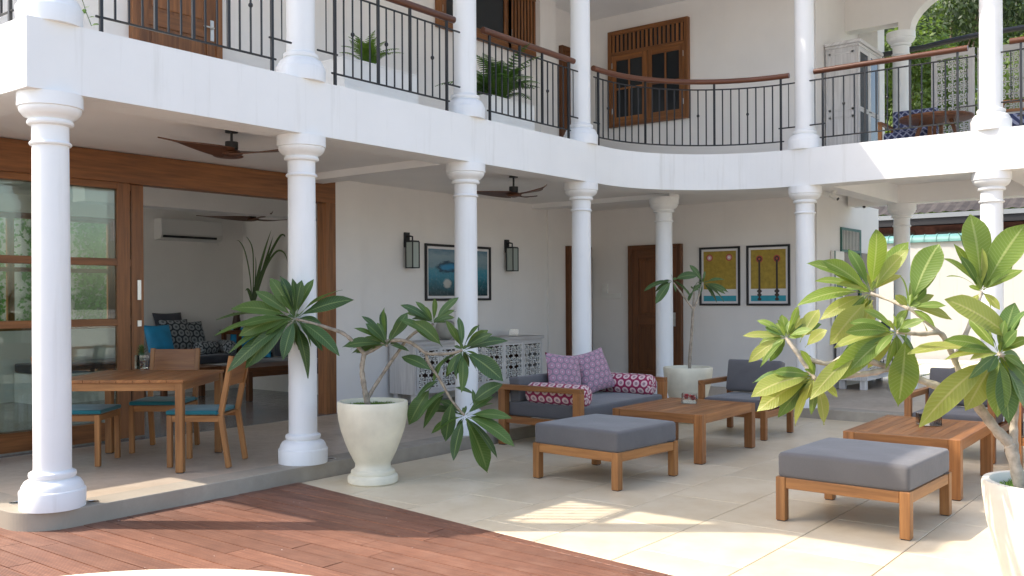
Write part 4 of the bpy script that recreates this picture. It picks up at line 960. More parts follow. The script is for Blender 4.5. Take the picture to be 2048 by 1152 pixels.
carved_cab('low_cabinet', (11.30, -1.80, 0), 0, 1.95, .46, .83, .14, 4, 'whitewashed low carved cabinet by the far wall, seen through the frangipani leaves', 'cabinet', cell=.15)
c = PY(1030, 672, 2.3); glass_bowl((c[0], 2.32, .837), 'empty square glass bowl near the right end of the console', False, .075, .10)
# dark vase with a handle, grey sphere
c = PY(950, 660, 2.35)
t = thing('jug', 'dark blue jug with a thick curved handle standing on the console behind the third column', 'jug', (c[0]-.05, 2.36, .836))
b = MB(); b.lathe([(.05, 0), (.09, .05), (.085, .12), (.04, .17), (.045, .20)], n=20); b.build('body', 'navy_ceramic', t, local=True)
b = MB(); b.tube([(-.10, 0, .20), (-.06, 0, .245), (.03, 0, .25), (.09, 0, .19), (.11, 0, .09)], [.02, .03, .035, .03, .028], 10); b.build('handle', 'navy_ceramic', t, local=True)
c = PY(893, 665, 2.35); b = MB(); b.lathe([(.05, 0), (.12, .05), (.15, .13), (.13, .22), (.07, .26), (.001, .265)], n=24); o = b.build('round_vase', 'concrete', None, local=True, loc=(c[0], 2.36, .836)); tagit(o, 'round grey vase on the console left of the third column', 'vase')
# stainless pot on the low cabinet
b = MB(); b.lathe([(.07, 0), (.10, .02), (.11, .09), (.09, .15), (.03, .18), (.001, .185)], n=20); o = b.build('steel_pot', 'steel', None, local=True, loc=(12.35, -1.6, .831)); tagit(o, 'shiny steel pot standing on the low whitewashed cabinet', 'pot')
b = MB(); b.lathe([(.06, 0), (.08, .02), (.085, .12), (.05, .16), (.001, .165)], n=20); o = b.build('dark_pot', 'navy_ceramic', None, local=True, loc=(12.95, -1.58, .831)); tagit(o, 'dark round pot beside the steel pot on the low cabinet', 'pot')
# upper tall cabinet
t = thing('tall_cabinet', 'tall whitewashed cabinet with glazed doors on the upper gallery', 'cabinet', (10.98, -1.78, ZF))
H = 1.78; q = MB(); q.box(0, .02, 0, .46, 0, H); q.box(1.0, 1.02, 0, .46, 0, H); q.box(.02, 1.0, .44, .46, 0, H); q.box(.02, 1.0, .001, .44, 0, .05); q.box(.02, 1.0, .001, .44, H-.03, H); q.build('body', 'washed_wood', t, local=True)
q = MB(); q.box(-.05, 1.07, -.06, .46, H+.04, H+.09); q.box(-.025, 1.045, -.03, .46, H, H+.04); q.build('cornice', 'washed_wood', t, local=True, bevel=.008)
q = MB()
for z0, z1 in ((.08, .78), (.86, H-.06)):
    q.box(-.008, 0, .05, .41, z0, z0+.03); q.box(-.008, 0, .05, .41, z1-.03, z1); q.box(-.008, 0, .05, .08, z0, z1); q.box(-.008, 0, .38, .41, z0, z1)
q.build('side_moulding', 'washed_wood', t, local=True)
for k in range(2):
    a = .02+k*.49; q = MB(); q.box(a, a+.06, -.02, 0, .03, H); q.box(a+.43, a+.49, -.02, 0, .03, H)
    for z in (.03, .84, H-.07): q.box(a+.06, a+.43, -.019, 0, z, z+.07)
    d = q.build('cabinet_door', 'washed_wood', t, local=True, bevel=.002); q = MB(); q.box(a+.06, a+.43, -.012, -.008, .10, H-.07); q.build('pane', 'dark_pane', d, local=True)
    q = MB(); q.lathe([(.001, -.012), (.012, 0), (.001, .012)], (a+(.46 if k == 0 else .03), -.03, .88), 8); q.build('knob', 'iron', d, local=True)
# carved folding screen
for i in range(3):
    t0 = -2.60-i*.62; nm = ['left', 'middle', 'right'][i]
    t = thing('screen_panel', 'carved grey wooden screen, %s one of three on the upper gallery' % nm, 'screen', (11.74, t0, ZF), RZX+(.16 if i % 2 else -.14), 'carved screen panels'); W, H = .60, 1.66
    q = MB(); q.box(0, .07, 0, .03, 0, H); q.box(W-.07, W, 0, .03, 0, H)
    for z in (0, .62, H-.09): q.box(.07, W-.07, .001, .029, z, z+.09)
    q.build('frame', 'washed_wood', t, local=True, bevel=.003)
    q = carved(.07, W-.07, .71, H-.09, .006, .022, .17); q.build('carved_panel', 'washed_wood', t, local=True); q = carved(.07, W-.07, .09, .62, .006, .022, .17); q.build('carved_panel', 'washed_wood', t, local=True)
# upper armchair and round table
t = thing('patterned_chair', 'wooden armchair with blue and white scale pattern upholstery on the upper gallery', 'chair', (11.05, -2.50, ZF), math.radians(-90))
for sx in (-1, 1):
    for sy in (-1, 1): q = MB(); q.box(sx*.33-.025, sx*.33+.025, sy*.30-.025, sy*.30+.025, 0, .55); q.build('leg', 'teak', t, local=True, bevel=.003)
    q = MB(); q.box(sx*.33-.03, sx*.33+.03, -.33, .33, .55, .585); q.build('armrest', 'teak', t, local=True, bevel=.004)
q = MB(); soft_box(q, -.29, .29, -.30, .28, .27, .42); cushion(q, 'seat_cushion', 'blue_scale', t); q = MB(); q.box(-.30, .30, .18, .30, .40, .80); o = q.build('back_cushion', 'blue_scale', t, local=True, bevel=.03, seg=3)
o = copy_tree(t); o.location = (10.6, -4.05, ZF); o.rotation_euler = (0, 0, math.radians(-170)); tagit(o, 'second blue patterned wooden armchair mostly hidden behind the sixth column upstairs', None); 
t = thing('round_table', 'dark round wooden table on the upper gallery in front of the patterned chair', 'table', (10.44, -2.98, ZF))
b = MB(); b.lathe([(.001, .46), (.30, .46), (.44, .475), (.46, .49), (.46, .51), (.001, .512)], n=40); b.build('tabletop', 'door_dark', t, local=True, bevel=0)
for k in range(3):
    a = k*2.1+.3; q = MB(); q.bar((.36*math.cos(a), .36*math.sin(a), 0), (.20*math.cos(a), .20*math.sin(a), .46), .04, .04); q.build('leg', 'door_dark', t, local=True)
# ================================================================ lounge furniture
def bench(loc, rz, w_, d, h, label):
    t = thing('bench', label, 'bench', loc, rz); s = .07
    legs(t, [(sx*(w_/2-s/2), sy*(d/2-s/2)) for sx in (-1, 1) for sy in (-1, 1)], s, h-.05, 'door_dark')
    q = MB(); q.box(-w_/2, w_/2, -d/2, d/2, h-.05, h); q.build('seat', 'door_dark', t, local=True, bevel=.004)
    q = MB(); q.box(-w_/2+.05, w_/2-.05, -d/2+.02, -d/2+.05, h-.13, h-.051); q.build('apron', 'door_dark', t, local=True); return t
t = thing('daybed', 'long built in white daybed with grey mattress along the lounge wall', 'daybed', (5.3, 6.75, .003))
q = MB(); q.box(-2.2, 1.55, -.40, .38, 0, .40); q.build('base', 'white_gloss', t, local=True); q = MB(); soft_box(q, -2.2, 1.55, -.40, .38, .41, .53); cushion(q, 'mattress', 'dark_fabric', t)
def at_wall(px, py, y): return PY(px, py, y)
def lp(px, py, s, m, back, lab, y=6.85, tilt=68, rz=0, z=None, th=.09):
    c = at_wall(px, py, y); pillow((c[0], y, max(c[2], .55)), (math.radians(tilt), 0, math.radians(rz)), s, lab, m, back, 'lounge cushions', th)
lp(352, 670, .52, 'grey_print', 'dark_fabric', 'grey ring patterned cushion behind the blue one on the daybed')
lp(382, 672, .50, 'grey_print', 'dark_fabric', 'dark grey patterned cushion third from the left on the daybed', y=6.92)
lp(318, 677, .44, 'blue_satin', 'blue_satin', 'bright blue cushion on the daybed next to the door handle', y=6.70)
lp(340, 655, .5, 'dark_fabric', 'dark_fabric', 'plain black cushion at the back of the daybed', y=7.02)
c = at_wall(412, 688, 6.6); bolster((c[0], 6.6, .64), .3, .42, .11, 'grey ring patterned bolster on the daybed', 'grey_print', 'lounge bolsters')
c = at_wall(452, 684, 6.62); bolster((c[0], 6.62, .64), PI/2-.3, .5, .11, 'plain grey bolster end on the daybed beside the patterned one', 'grey_print', 'lounge bolsters')
lp(486, 678, .44, 'blue_satin', 'blue_satin', 'blue cushion at the right end of the daybed behind the frangipani leaves', y=6.6, rz=-50)
lp(520, 690, .42, 'blue_satin', 'blue_satin', 'second blue cushion at the right end of the daybed, lower than the first', y=6.3, rz=-60)
bench((5.65, 4.85, .003), 0, 1.3, .75, .46, 'dark wooden low table in the lounge with the frangipani leaves before it')
bench((4.6, 5.4, .003), 0, 1.0, .6, .46, 'second dark wooden low table in the lounge behind the dining chair')
t = thing('side_cabinet', 'white cabinet with grey upholstered seat against the right wall of the lounge', 'cabinet', (6.50, 4.1, .003))
q = MB(); q.box(-.32, .35, -.9, 2.0, 0, .30); q.build('base', 'white_gloss', t, local=True); q = MB(); soft_box(q, -.34, .35, -.9, 2.0, .305, .46); cushion(q, 'mattress', 'daybed_grey', t); 
q = MB(); q.box(.18, .35, -.9, 2.0, .48, .86); q.build('back_cushion', 'dark_fabric', t, local=True, bevel=.03, seg=3)
b = MB(); b.box(-.4, .4, -.3, .3, 0, .95); 
t = thing('side_table', 'dark wooden stand carrying the tall plant in the corner of the lounge', 'stand', (6.45, 6.62, .003)); q = MB(); q.box(-.25, .25, -.25, .25, .84, .90); q.build('top', 'door_dark', t, local=True)
legs(t, [(x, y) for x in (-.2, .2) for y in (-.2, .2)], .06, .84, 'door_dark')
t = thing('tall_plant', 'tall vase of long arching reed leaves in the corner of the lounge', 'plant', (6.30, 6.55, .905)); 
b = MB(); b.lathe([(.05, 0), (.075, .08), (.05, .22), (.06, .28)], n=16); b.build('vase', 'dark_wood', t, local=True)
def blade(pts, w_, name, m, parent, nv=Vector((-.79, -.62, .2))):
    b = MB(); vs = []; n = len(pts)
    for i, p in enumerate(pts):
        p = Vector(p); tg = (Vector(pts[min(i+1, n-1)])-Vector(pts[max(0, i-1)])).normalized(); sd_ = tg.cross(nv).normalized()
        wd = w_*math.sin(min(1, .15+i/(n-1)*.98)*PI)**.6 if i < n-1 else 0; vs += [p-sd_*wd/2, p+sd_*wd/2]
    b.add(vs, [(2*i, 2*i+1, 2*i+3, 2*i+2) for i in range(n-1)], [[(i/n, 0), (i/n, 1), ((i+1)/n, 1), ((i+1)/n, 0)] for i in range(n-1)], 0, True); return b.build(name, m, parent, local=True)
base = Vector((6.30, 6.55, .905+.25)); dp = float((np.array(base)-CAM) @ FF)
for k_, (pts_, w_) in enumerate((([(506, 600), (517, 540), (530, 490), (546, 442)], .045), ([(507, 600), (522, 545), (537, 495), (549, 455)], .04), ([(506, 600), (515, 545), (527, 500), (538, 468)], .04), ([(508, 600), (532, 520), (556, 470), (568, 462), (577, 482)], .04), ([(508, 600), (530, 530), (553, 495), (570, 500), (578, 530)], .035),
        ([(504, 600), (500, 545), (490, 495), (478, 474), (468, 474)], .02), ([(505, 600), (507, 540), (505, 490), (495, 468), (489, 466)], .02), ([(505, 600), (510, 560), (512, 520), (509, 500)], .02), ([(507, 600), (512, 565), (521, 540), (530, 520)], .05), ([(505, 600), (500, 580), (495, 570), (490, 575)], .05), ([(504, 600), (509, 570), (518, 560), (520, 548)], .05))):
    d_ = rnd.uniform(-.15, .15); P_ = [Vector(PD(x, y+8, dp+d_*i_/3)) for i_, (x, y) in enumerate(pts_)]; Q_ = []
    for i_ in range(len(P_)-1):
        p0, p1, p2, p3 = P_[max(i_-1, 0)], P_[i_], P_[i_+1], P_[min(i_+2, len(P_)-1)]
        for q_ in range(4): u = q_/4; Q_.append(.5*((2*p1)+(p2-p0)*u+(2*p0-5*p1+4*p2-p3)*u*u+(3*p1-p0-3*p2+p3)*u**3))
    Q_.append(P_[-1]); blade([q_-Vector((6.30, 6.55, .905)) for q_ in Q_], w_, 'leaf', 'leaf_green', t)
# ================================================================ planters and frangipanis
def urn(loc, label, m='cream_stone', sc=1.0, mid=0, moss=True, deep=False):
    t = thing('planter', label, 'planter', loc, 0, 'round stone planters'); b = MB(); s = sc
    if not deep:
        pr = [(.195, 0), (.207, .012), (.207, .055), (.198, .068), (.178, .075), (.182, .09), (.176, .108), (.155, .118), (.146, .14), (.146, .165), (.16, .19), (.195, .26), (.232, .35), (.262, .44), (.282, .53), (.290, .61), (.291, .665), (.286, .675), (.262, .675), (.256, .66), (.25, .60), (.001, .59)]
    else:
        pr = [(.14, 0), (.15, .01), (.19, .15), (.235, .32), (.275, .48), (.292, .60), (.296, .66), (.290, .675), (.262, .675), (.256, .66), (.25, .60), (.001, .59)]
    b.lathe([(r*s, z*s) for r, z in pr], n=56); b.build('pot', m, t, local=True)
    b = MB(); b.lathe([(.25*s, .60*s), (.25*s, .622*s), (.001, .632*s)], n=24); so = b.build('soil', 'soil', t, local=True)
    if moss:
        b = MB()
        for _ in range(2200):
            a = rnd.random()*2*PI; r = .235*s*math.sqrt(rnd.random()); x, y = r*math.cos(a), r*math.sin(a); h = rnd.uniform(.01, .035); d = rnd.random()*PI; q = Vector((math.cos(d), math.sin(d), 0))*.006
            p = Vector((x, y, .622*s)); tip = p+Vector((rnd.uniform(-.02, .02), rnd.uniform(-.02, .02), h)); b.add([p-q, p+q, tip], [(0, 1, 2)])
        b.build('moss', 'moss_leaf', t, local=True, kind='stuff')
    return t
def pos_at(px, dep, z): p = CAM+FF*dep+RR*(px-1024)/F_*dep; return (float(p[0]), float(p[1]), z)
D1, D2, D3 = 7.80, 11.4, 4.27
P1 = pos_at(744, D1, T); P2 = pos_at(1375, D2, T); P3 = pos_at(2106, D3, T)
urn(P1, 'cream stone urn planter with a footed base holding the dark green frangipani')
urn(P2, 'cream stone bowl planter holding the single stemmed frangipani before the dark door', moss=False, deep=True)
urn(P3, 'big pale planter cut off by the lower right corner of the picture', m='pot_white', deep=True)
VIEW = Vector(-FF)
def leaf(parent, base, tip, w_, m, nrm=None, arch=.12, fold=.16, seg=11, name='leaf'):
    base, tip = Vector(base), Vector(tip); d = tip-base; Ln = d.length; td = d.normalized()
    n0 = (nrm or (VIEW*.75+Vector((0, 0, .55))+Vector((rnd.uniform(-.6, .6), rnd.uniform(-.6, .6), rnd.uniform(-.3, .4))))).normalized()
    n0 = (n0-td*n0.dot(td)); n0 = n0.normalized() if n0.length > .05 else td.orthogonal().normalized()
    side = td.cross(n0).normalized(); up = Vector((0, 0, 1)); ctrl = (base+tip)/2+(n0*.5+up*.7)*arch*Ln
    vs = []; us = []; tw = rnd.uniform(-.25, .25)
    for i in range(seg+1):
        u = i/seg; c_ = base*(1-u)**2+ctrl*2*u*(1-u)+tip*u*u
        if u < .13: ww = .035
        else:
            k = (u-.13)/.87; ww = max(.03, math.sin(PI*k**.92)**.72*(.80+.30*k)*(1-.35*max(0, k-.8)/.2)) if k < .999 else 0.0
        sd_ = (side*math.cos(tw*u)+n0*math.sin(tw*u)); h = w_/2*ww; wob = .04*w_*math.sin(u*9+tw*30)
        for s, kk in ((-1, 1), (0, 0), (1, 1)): vs.append(c_+sd_*s*h+n0*(fold*h*kk+wob*kk*s)); us.append((u, .5+.5*s))
    F = []; 
    for i in range(seg):
        a = i*3; F += [(a, a+1, a+4, a+3), (a+1, a+2, a+5, a+4)]
    b = MB(); b.add(vs, F, [[us[i] for i in f] for f in F], 0, True); return b.build(name, m, parent, smooth=True)
def frangipani(label, loc, dep, branches, clusters, mats, rad, bark='bark', wsc=1.0, lsc=.24, group=None, extra=7):
    t = thing('frangipani', label, 'frangipani', loc)
    for k, (pts, r0, r1) in enumerate(branches):
        P = [Vector(PD(x, y, dep+dd)) for x, y, dd in pts]
        # smooth
        Q = []
        for i in range(len(P)-1):
            p0, p1, p2, p3 = P[max(i-1, 0)], P[i], P[i+1], P[min(i+2, len(P)-1)]
            for q in range(5):
                u = q/5; Q.append(.5*((2*p1)+(p2-p0)*u+(2*p0-5*p1+4*p2-p3)*u*u+(3*p1-p0-3*p2+p3)*u**3))
        Q.append(P[-1]); n = len(Q); R_ = [(r0+(r1-r0)*i/(n-1))*(1+.10*math.sin(i*2.1)+.05*math.sin(i*5.3)) for i in range(n)]
        b = MB(); b.tube(Q, R_, 10); b.build('trunk' if k == 0 else 'branch', bark, t)
    for ci, (cx, cy, dd, tips) in enumerate(clusters):
        for tp in tips:
            tx, ty = tp[0], tp[1]; w_ = tp[2] if len(tp) > 2 else 1.0; mi = tp[3] if len(tp) > 3 else (0 if rnd.random() < .7 else rnd.choice((1, len(mats)-1))); bx, by = (tp[4], tp[5]) if len(tp) > 4 else (cx+(tx-cx)*.06, cy+(ty-cy)*.06)
            dz = rnd.uniform(-.16, .12)*(D1/7.8 if dep > 5 else .6); L_ = math.hypot(tx-bx, ty-by)*dep/F_
            base = PD(bx, by, dep+dd); tip = PD(tx, ty, dep+dd+dz)
            leaf(t, base, tip, max(.04, min(.125, .265*L_))*w_*wsc, mats[mi], arch=.10+rnd.uniform(0, .08))
        ex = [(math.atan2(q[1]-cy, q[0]-cx), math.hypot(q[0]-cx, q[1]-cy)) for q in tips]
        for _ in range(extra):
            an, rr_ = ex[rnd.randrange(len(ex))]; an += rnd.uniform(-.35, .35); rr_ = min(rr_, 110*7.8/dep*.75)*rnd.uniform(.6, .95); qx, qy = cx+rr_*math.cos(an), cy+rr_*math.sin(an)
            L_ = rr_*dep/F_; leaf(t, PD(cx+(qx-cx)*.06, cy+(qy-cy)*.06, dep+dd+.02), PD(qx, qy, dep+dd+rnd.uniform(.05, .28)*dep/7.8), max(.04, min(.115, .26*L_))*rnd.uniform(.85, 1.1)*wsc, mats[rnd.choice((0, 0, 1, len(mats)-1))], arch=.15)
        # short young leaves at the growing tip
        for _ in range(3):
            a = rnd.random()*2*PI; r = rnd.uniform(18, 34)*7.8/dep*.6; leaf(t, PD(cx, cy, dep+dd), PD(cx+r*math.cos(a), cy-abs(r*math.sin(a)), dep+dd+rnd.uniform(-.05, .05)), .03, mats[0])
    return t
cl1 = [
 (590, 636, 0, [(540, 556, 1.1, 1), (560, 552), (628, 558, .8, 1), (584, 556, 1.1), (604, 560, 1.2), (685, 580), (709, 600), (673, 614, .8), (510, 582, .9, 1), (560, 590, .8, 1), (432, 640, .8), (462, 618), (428, 672, .7, 1), (458, 706, .7, 1), (454, 745, 1), (490, 738, 1.2), (566, 720, 1.15), (616, 757, 1.25), (679, 712, 1), (645, 702, 1), (478, 672, 1.1), (622, 695, 1, 1), (470, 655, .8, 1), (645, 650, 1.2), (530, 670, 1), (505, 690, 1.1), (598, 700, 1)]),
 (775, 690, -.05, [(769, 614, .9, 1), (723, 632), (707, 656, .7), (815, 625, 1.1), (731, 647, 1.3), (685, 694, 1.2), (741, 672, .9, 1), (703, 707, .8, 1), (819, 703, .8), (805, 642, .9, 1), (790, 655, .8)]),
 (867, 646, .05, [(917, 595, 1), (869, 596, 1), (831, 603, .8, 1), (801, 610, .8), (909, 620, .8, 1), (825, 624, 1, 1), (903, 634, .9), (848, 612, .9)]),
 (925, 700, 0, [(917, 634, 1), (891, 640, .8), (977, 660, 1.1), (1017, 682, .9), (801, 640, 1.35, 1, 883, 692), (825, 642, 1.35, 0, 885, 694), (803, 714, 1.25, 0, 868, 745), (1007, 763, 1.35), (969, 720, 1, 1), (923, 785, 1.2), (897, 748, 1.3, 1), (953, 742, 1), (985, 668, 1), (960, 650, .9), (912, 662, .8, 1), (865, 770, 1, 1, 895, 712), (910, 752, 1.3)]),
 (929, 831, .05, [(1029, 893, 1), (975, 946, 1.35), (995, 917, .9), (907, 921, 1.2), (891, 883, 1.3, 0, 905, 800), (1025, 837, .9), (987, 807, .6, 1), (1005, 768, 1.5, 0, 940, 810), (847, 857, 1, 0, 893, 785), (817, 850, 1.4, 0, 862, 775), (832, 800, 1.2, 0, 880, 760), (945, 778, .9, 0, 950, 822), (835, 838, 1, 0, 895, 780), (950, 790, 1, 0, 905, 775), (1010, 860, .8)]),
]
frangipani('dark green frangipani with two long crooked branches growing from the urn planter', P1, D1,
 [([(737, 812, 0), (733, 798, 0), (727, 765, 0), (724, 735, 0), (729, 706, 0)], .026, .019), ([(735, 800, 0), (745, 780, .03), (777, 731, .08), (799, 700, .1), (813, 680, .1), (835, 662, .08), (867, 648, .05)], .017, .011),
  ([(729, 708, 0), (706, 683, 0), (685, 666, 0), (660, 657, 0), (638, 650, 0), (592, 638, 0)], .019, .012), ([(729, 708, 0), (750, 697, 0), (777, 682, -.02), (813, 682, -.02), (835, 694, 0), (853, 706, 0), (880, 708, 0), (905, 706, 0), (925, 700, 0)], .018, .012),
  ([(777, 683, 0), (772, 692, -.04)], .012, .010), ([(851, 706, 0), (858, 726, .02), (877, 755, .03), (893, 783, .04), (905, 803, .05), (929, 831, .05)], .014, .010)],
 cl1, ['leaf_green', 'leaf_mid'], .02, wsc=1.1, extra=9)
for cl in (): pass
cl2 = [(1345, 560, 0, [(1288, 582, 1.1), (1311, 608, 1.3), (1396, 551, 1.4), (1382, 594, 1.2), (1352, 585, .9), (1322, 566, .8), (1370, 575, 1.2)]), (1406, 566, .05, [(1379, 530, 1.1), (1450, 560, 1), (1457, 585, 1), (1448, 604, 1.2), (1424, 593, 1.2), (1384, 584, 1.2), (1434, 606, 1), (1410, 542, .8), (1398, 595, 1)]), (1388, 580, .1, [(1375, 604, 1), (1398, 560, 1)])]
frangipani('young single stemmed frangipani with drooping dark leaves in front of the yellow prints', P2, D2, [([(1379, 745, 0), (1380, 710, 0), (1384, 660, 0), (1386, 617, 0)], .022, .016), ([(1386, 618, 0), (1370, 596, 0), (1347, 565, 0)], .014, .010), ([(1386, 618, 0), (1388, 582, .1)], .013, .010), ([(1386, 618, 0), (1395, 600, 0), (1403, 570, .05)], .014, .010)], cl2, ['leaf_green', 'leaf_green'], .02, extra=2)
Y_ = 2
cl3 = [
 (1741, 585, .25, [(1753, 459, 1.6), (1696, 498, 1), (1817, 484, 1.1), (1818, 498, 1.1, 1), (1645, 521, 1.2), (1613, 527, 1.1), (1593, 612, .9), (1672, 570, 1.1, 1), (1732, 542, 1, 1), (1796, 542, .6), (1660, 690, 1.5, 1, 1735, 602), (1715, 690, 1.5, 1, 1745, 600), (1640, 640, 1), (1690, 640, 1)]),
 (1818, 616, .1, [(1879, 488, 1.5), (1799, 550, .8), (1893, 612, 1), (1870, 655, 1.1, 0), (1790, 590, .9, 1), (1905, 640, 1, 1), (1846, 560, .9), (1868, 590, .8, 1), (1785, 655, .9)]),
 (1963, 583, .3, [(1940, 428, 1.55), (1965, 496, 1.1, 1), (1921, 512, .9), (1885, 517, 1), (1907, 487, .8), (2052, 448, 1.5), (2018, 553, 1), (2046, 540, 1.2), (1993, 515, .9), (1893, 553, .5), (2000, 620, 1), (1930, 630, 1, 1)]),
 (1572, 675, .05, [(1485, 672, .7, 1), (1514, 641, 1), (1564, 629, 1), (1597, 612, 1), (1638, 619, 1.4, 1, 1600, 685), (1497, 725, 1.1, 1), (1520, 735, .5), (1555, 640, 1), (1655, 660, 1.3, 1, 1610, 695), (1545, 700, .9), (1625, 660, .9), (1582, 640, .8), (1530, 655, .9)]),
 (1630, 752, .0, [(1502, 794, 1.5, 1), (1514, 823, 1.2, 1), (1590, 852, .9, 2), (1648, 850, 1.35, 2), (1581, 823, 1), (1675, 795, 1.1, 1), (1540, 770, 1.2, 1), (1600, 700, .8), (1545, 745, 1, 0), (1612, 800, 1, 1)]),
 (1792, 664, -.02, [(1698, 646, 1), (1653, 766, 1.1), (1750, 712, 1), (1796, 813, 1.45, 0, 1812, 668), (1668, 696, 1.1, 1), (1770, 640, .8), (1620, 800, .9, 1, 1720, 700), (1728, 620, .9), (1700, 740, 1, 0), (1735, 690, 1, 1), (1850, 640, .9), (1830, 710, 1, 3), (1690, 665, 1, 0), (1770, 740, .9, 0)]),
 (1998, 707, -.1, [(1815, 708, 1.1, 1), (1887, 681, .9), (1930, 822, 1.4), (1837, 856, .85), (1995, 835, 1.3), (2048, 811, 1.3), (2060, 677, 1.1), (1890, 598, 1.5, 1, 2031, 683), (2030, 605, 1.3), (2055, 620, 1.2), (1937, 758, 1, 3), (1966, 790, 1.3, 3), (1960, 650, 1, 3), (2035, 660, 1.2, 3), (2062, 770, 1.2, 3), (2018, 850, 1.1, 3), (1915, 700, .9, 0), (2060, 850, 1.2, 3), (1975, 745, 1, 3), (1888, 720, .5, 1), (2050, 740, 1.3), (2010, 640, 1), (1940, 720, .9, 1)]),
]
frangipani('large yellow green frangipani reaching in from the planter at the right edge', P3, D3,
 [([(2048, 1000, 0), (2041, 973, 0), (2024, 904, 0), (2016, 884, 0), (1991, 858, 0), (1958, 815, 0), (1929, 785, 0), (1895, 779, 0), (1823, 753, 0), (1779, 736, 0)], .031, .014),
  ([(1779, 736, 0), (1737, 721, 0), (1695, 712, .02), (1662, 727, .03), (1625, 720, .04), (1590, 700, .05)], .014, .010), ([(1779, 737, 0), (1742, 746, 0), (1700, 751, 0), (1656, 757, 0), (1628, 758, 0)], .014, .010), ([(1630, 757, 0), (1612, 733, .02), (1590, 700, .03), (1572, 675, .05)], .011, .009),
  ([(1929, 786, 0), (1922, 755, .03), (1909, 719, .05), (1895, 688, .05), (1879, 666, .05), (1843, 668, .02), (1795, 664, 0)], .016, .010), ([(1909, 720, .05), (1935, 660, .15), (1963, 585, .3)], .013, .009), ([(1879, 666, .05), (1850, 640, .08), (1818, 616, .1)], .010, .008), ([(1818, 618, .1), (1780, 600, .2), (1741, 587, .25)], .009, .008),
  ([(2030, 915, 0), (2027, 881, 0), (2029, 825, 0), (2034, 770, -.05), (2020, 725, -.08), (1998, 707, -.1)], .022, .011)],
 cl3, ['leaf_young', 'leaf_yellow', 'leaf_yellow', 'leaf_mid'], .02, 'bark_pale', wsc=1.13, extra=13)
# ---- upstairs planters with ferns
def fern(t, c, n, R, seed, m='fern_leaf', up=.5):
    r = random.Random(seed)
    for k in range(n):
        a = 2*PI*k/n+r.uniform(-.2, .2); L_ = R*r.uniform(.65, 1.1); el = up+r.uniform(-.25, .55); pts = []; p = Vector(c)+Vector((r.uniform(-.04, .04), r.uniform(-.04, .04), 0)); e = el+.5
        for i in range(12):
            pts.append(p.copy()); p = p+Vector((math.cos(a)*math.cos(e), math.sin(a)*math.cos(e), math.sin(e)))*L_/11; e -= r.uniform(.10, .17)
        b = MB(); b.tube(pts, .003, 4)
        for i in range(1, 12):
            for q in (0, .5):
                if i == 11 and q: continue
                pp = pts[i].lerp(pts[min(i+1, 11)], q); tg = (pts[min(i+1, 11)]-pts[i-1]).normalized(); sd_ = tg.cross(Vector((0, 0, 1))).normalized(); l = .075*math.sin(PI*min(1, (i+q)/12+.1))**.8*R/.5
                for s in (-1, 1):
                    tip = pp+sd_*s*l+tg*l*.35-Vector((0, 0, l*.25)); w_ = tg*.009*R/.5; b.add([pp-w_, pp+w_, tip+w_*.4, tip-w_*.3], [(0, 1, 2, 3)], [[(0, 0), (0, 1), (1, .6), (1, .4)]])
        b.build('frond', m, t)
def planter_box(px0, px1, x0, x1, y0, y1, h, label, fl, fm, R, seed, n, up, cx):
    t = thing('planter_box', label, 'planter', ((x0+x1)/2, (y0+y1)/2, ZF), group='white planter boxes on the balcony'); b = MB(); b.box(x0, x1, y0, y1, ZF, ZF+h-.02)
    for a in ((x0, x1, y0, y0+.03), (x0, x1, y1-.03, y1), (x0, x0+.03, y0+.03, y1-.03), (x1-.03, x1, y0+.03, y1-.03)): b.box(*a, ZF+h-.02, ZF+h)
    b.build('box', 'white_gloss', t, bevel=.005); b = MB(); b.box(x0+.031, x1-.031, y0+.031, y1-.031, ZF+h-.019, ZF+h-.008); b.build('soil', 'soil', t)
    f = thing('fern', fl, 'fern', (cx, (y0+y1)/2, ZF+h)); fern(f, (cx, (y0+y1)/2, ZF+h-.02), n, R, seed, fm, up)
planter_box(0, 0, 2.95, 3.92, .24, .62, .36, 'white planter box on the balcony behind the second railing, holding the small bright fern', 'small bright green fern in the left balcony planter box', 'moss_leaf', .42, 3, 26, .75, 3.42)
planter_box(0, 0, 5.0, 5.85, .24, .66, .36, 'white planter box on the balcony behind the third railing, holding the big fern', 'large fern with arching fronds in the right balcony planter box', 'fern_leaf', .74, 9, 40, .55, 5.42)
planter_box(0, 0, 9.2, 9.9, -4.75, -4.45, .30, 'white planter box on the right upper gallery beyond the sixth column', 'dark leafy fern behind the sixth column on the upper gallery', 'fern_leaf', .6, 19, 30, .5, 9.3)
# trailing vine top left
t = thing('trailing_vine', 'thin trailing vine with a few round green leaves hanging at the top left column', 'vine', (.62, .12, 3.7)); pts = [Vector(PD(x, y, 6.75)) for x, y in ((160, -40), (162, -8), (168, 10), (172, 24), (177, 36), (183, 52))]
b = MB(); b.tube(pts, .003, 5); b.build('stem', 'leaf_green', t)
for x, y in ((150, 5), (158, -3), (177, 14), (166, 18), (173, 27), (176, 36), (183, 51), (170, -12), (160, -25)):
    p = Vector(PD(x, y, 6.75)); leaf(t, p, p+Vector((rnd.uniform(-.04, .06), rnd.uniform(-.05, .03), rnd.uniform(-.03, .02))), .035, 'fern_leaf', seg=5)
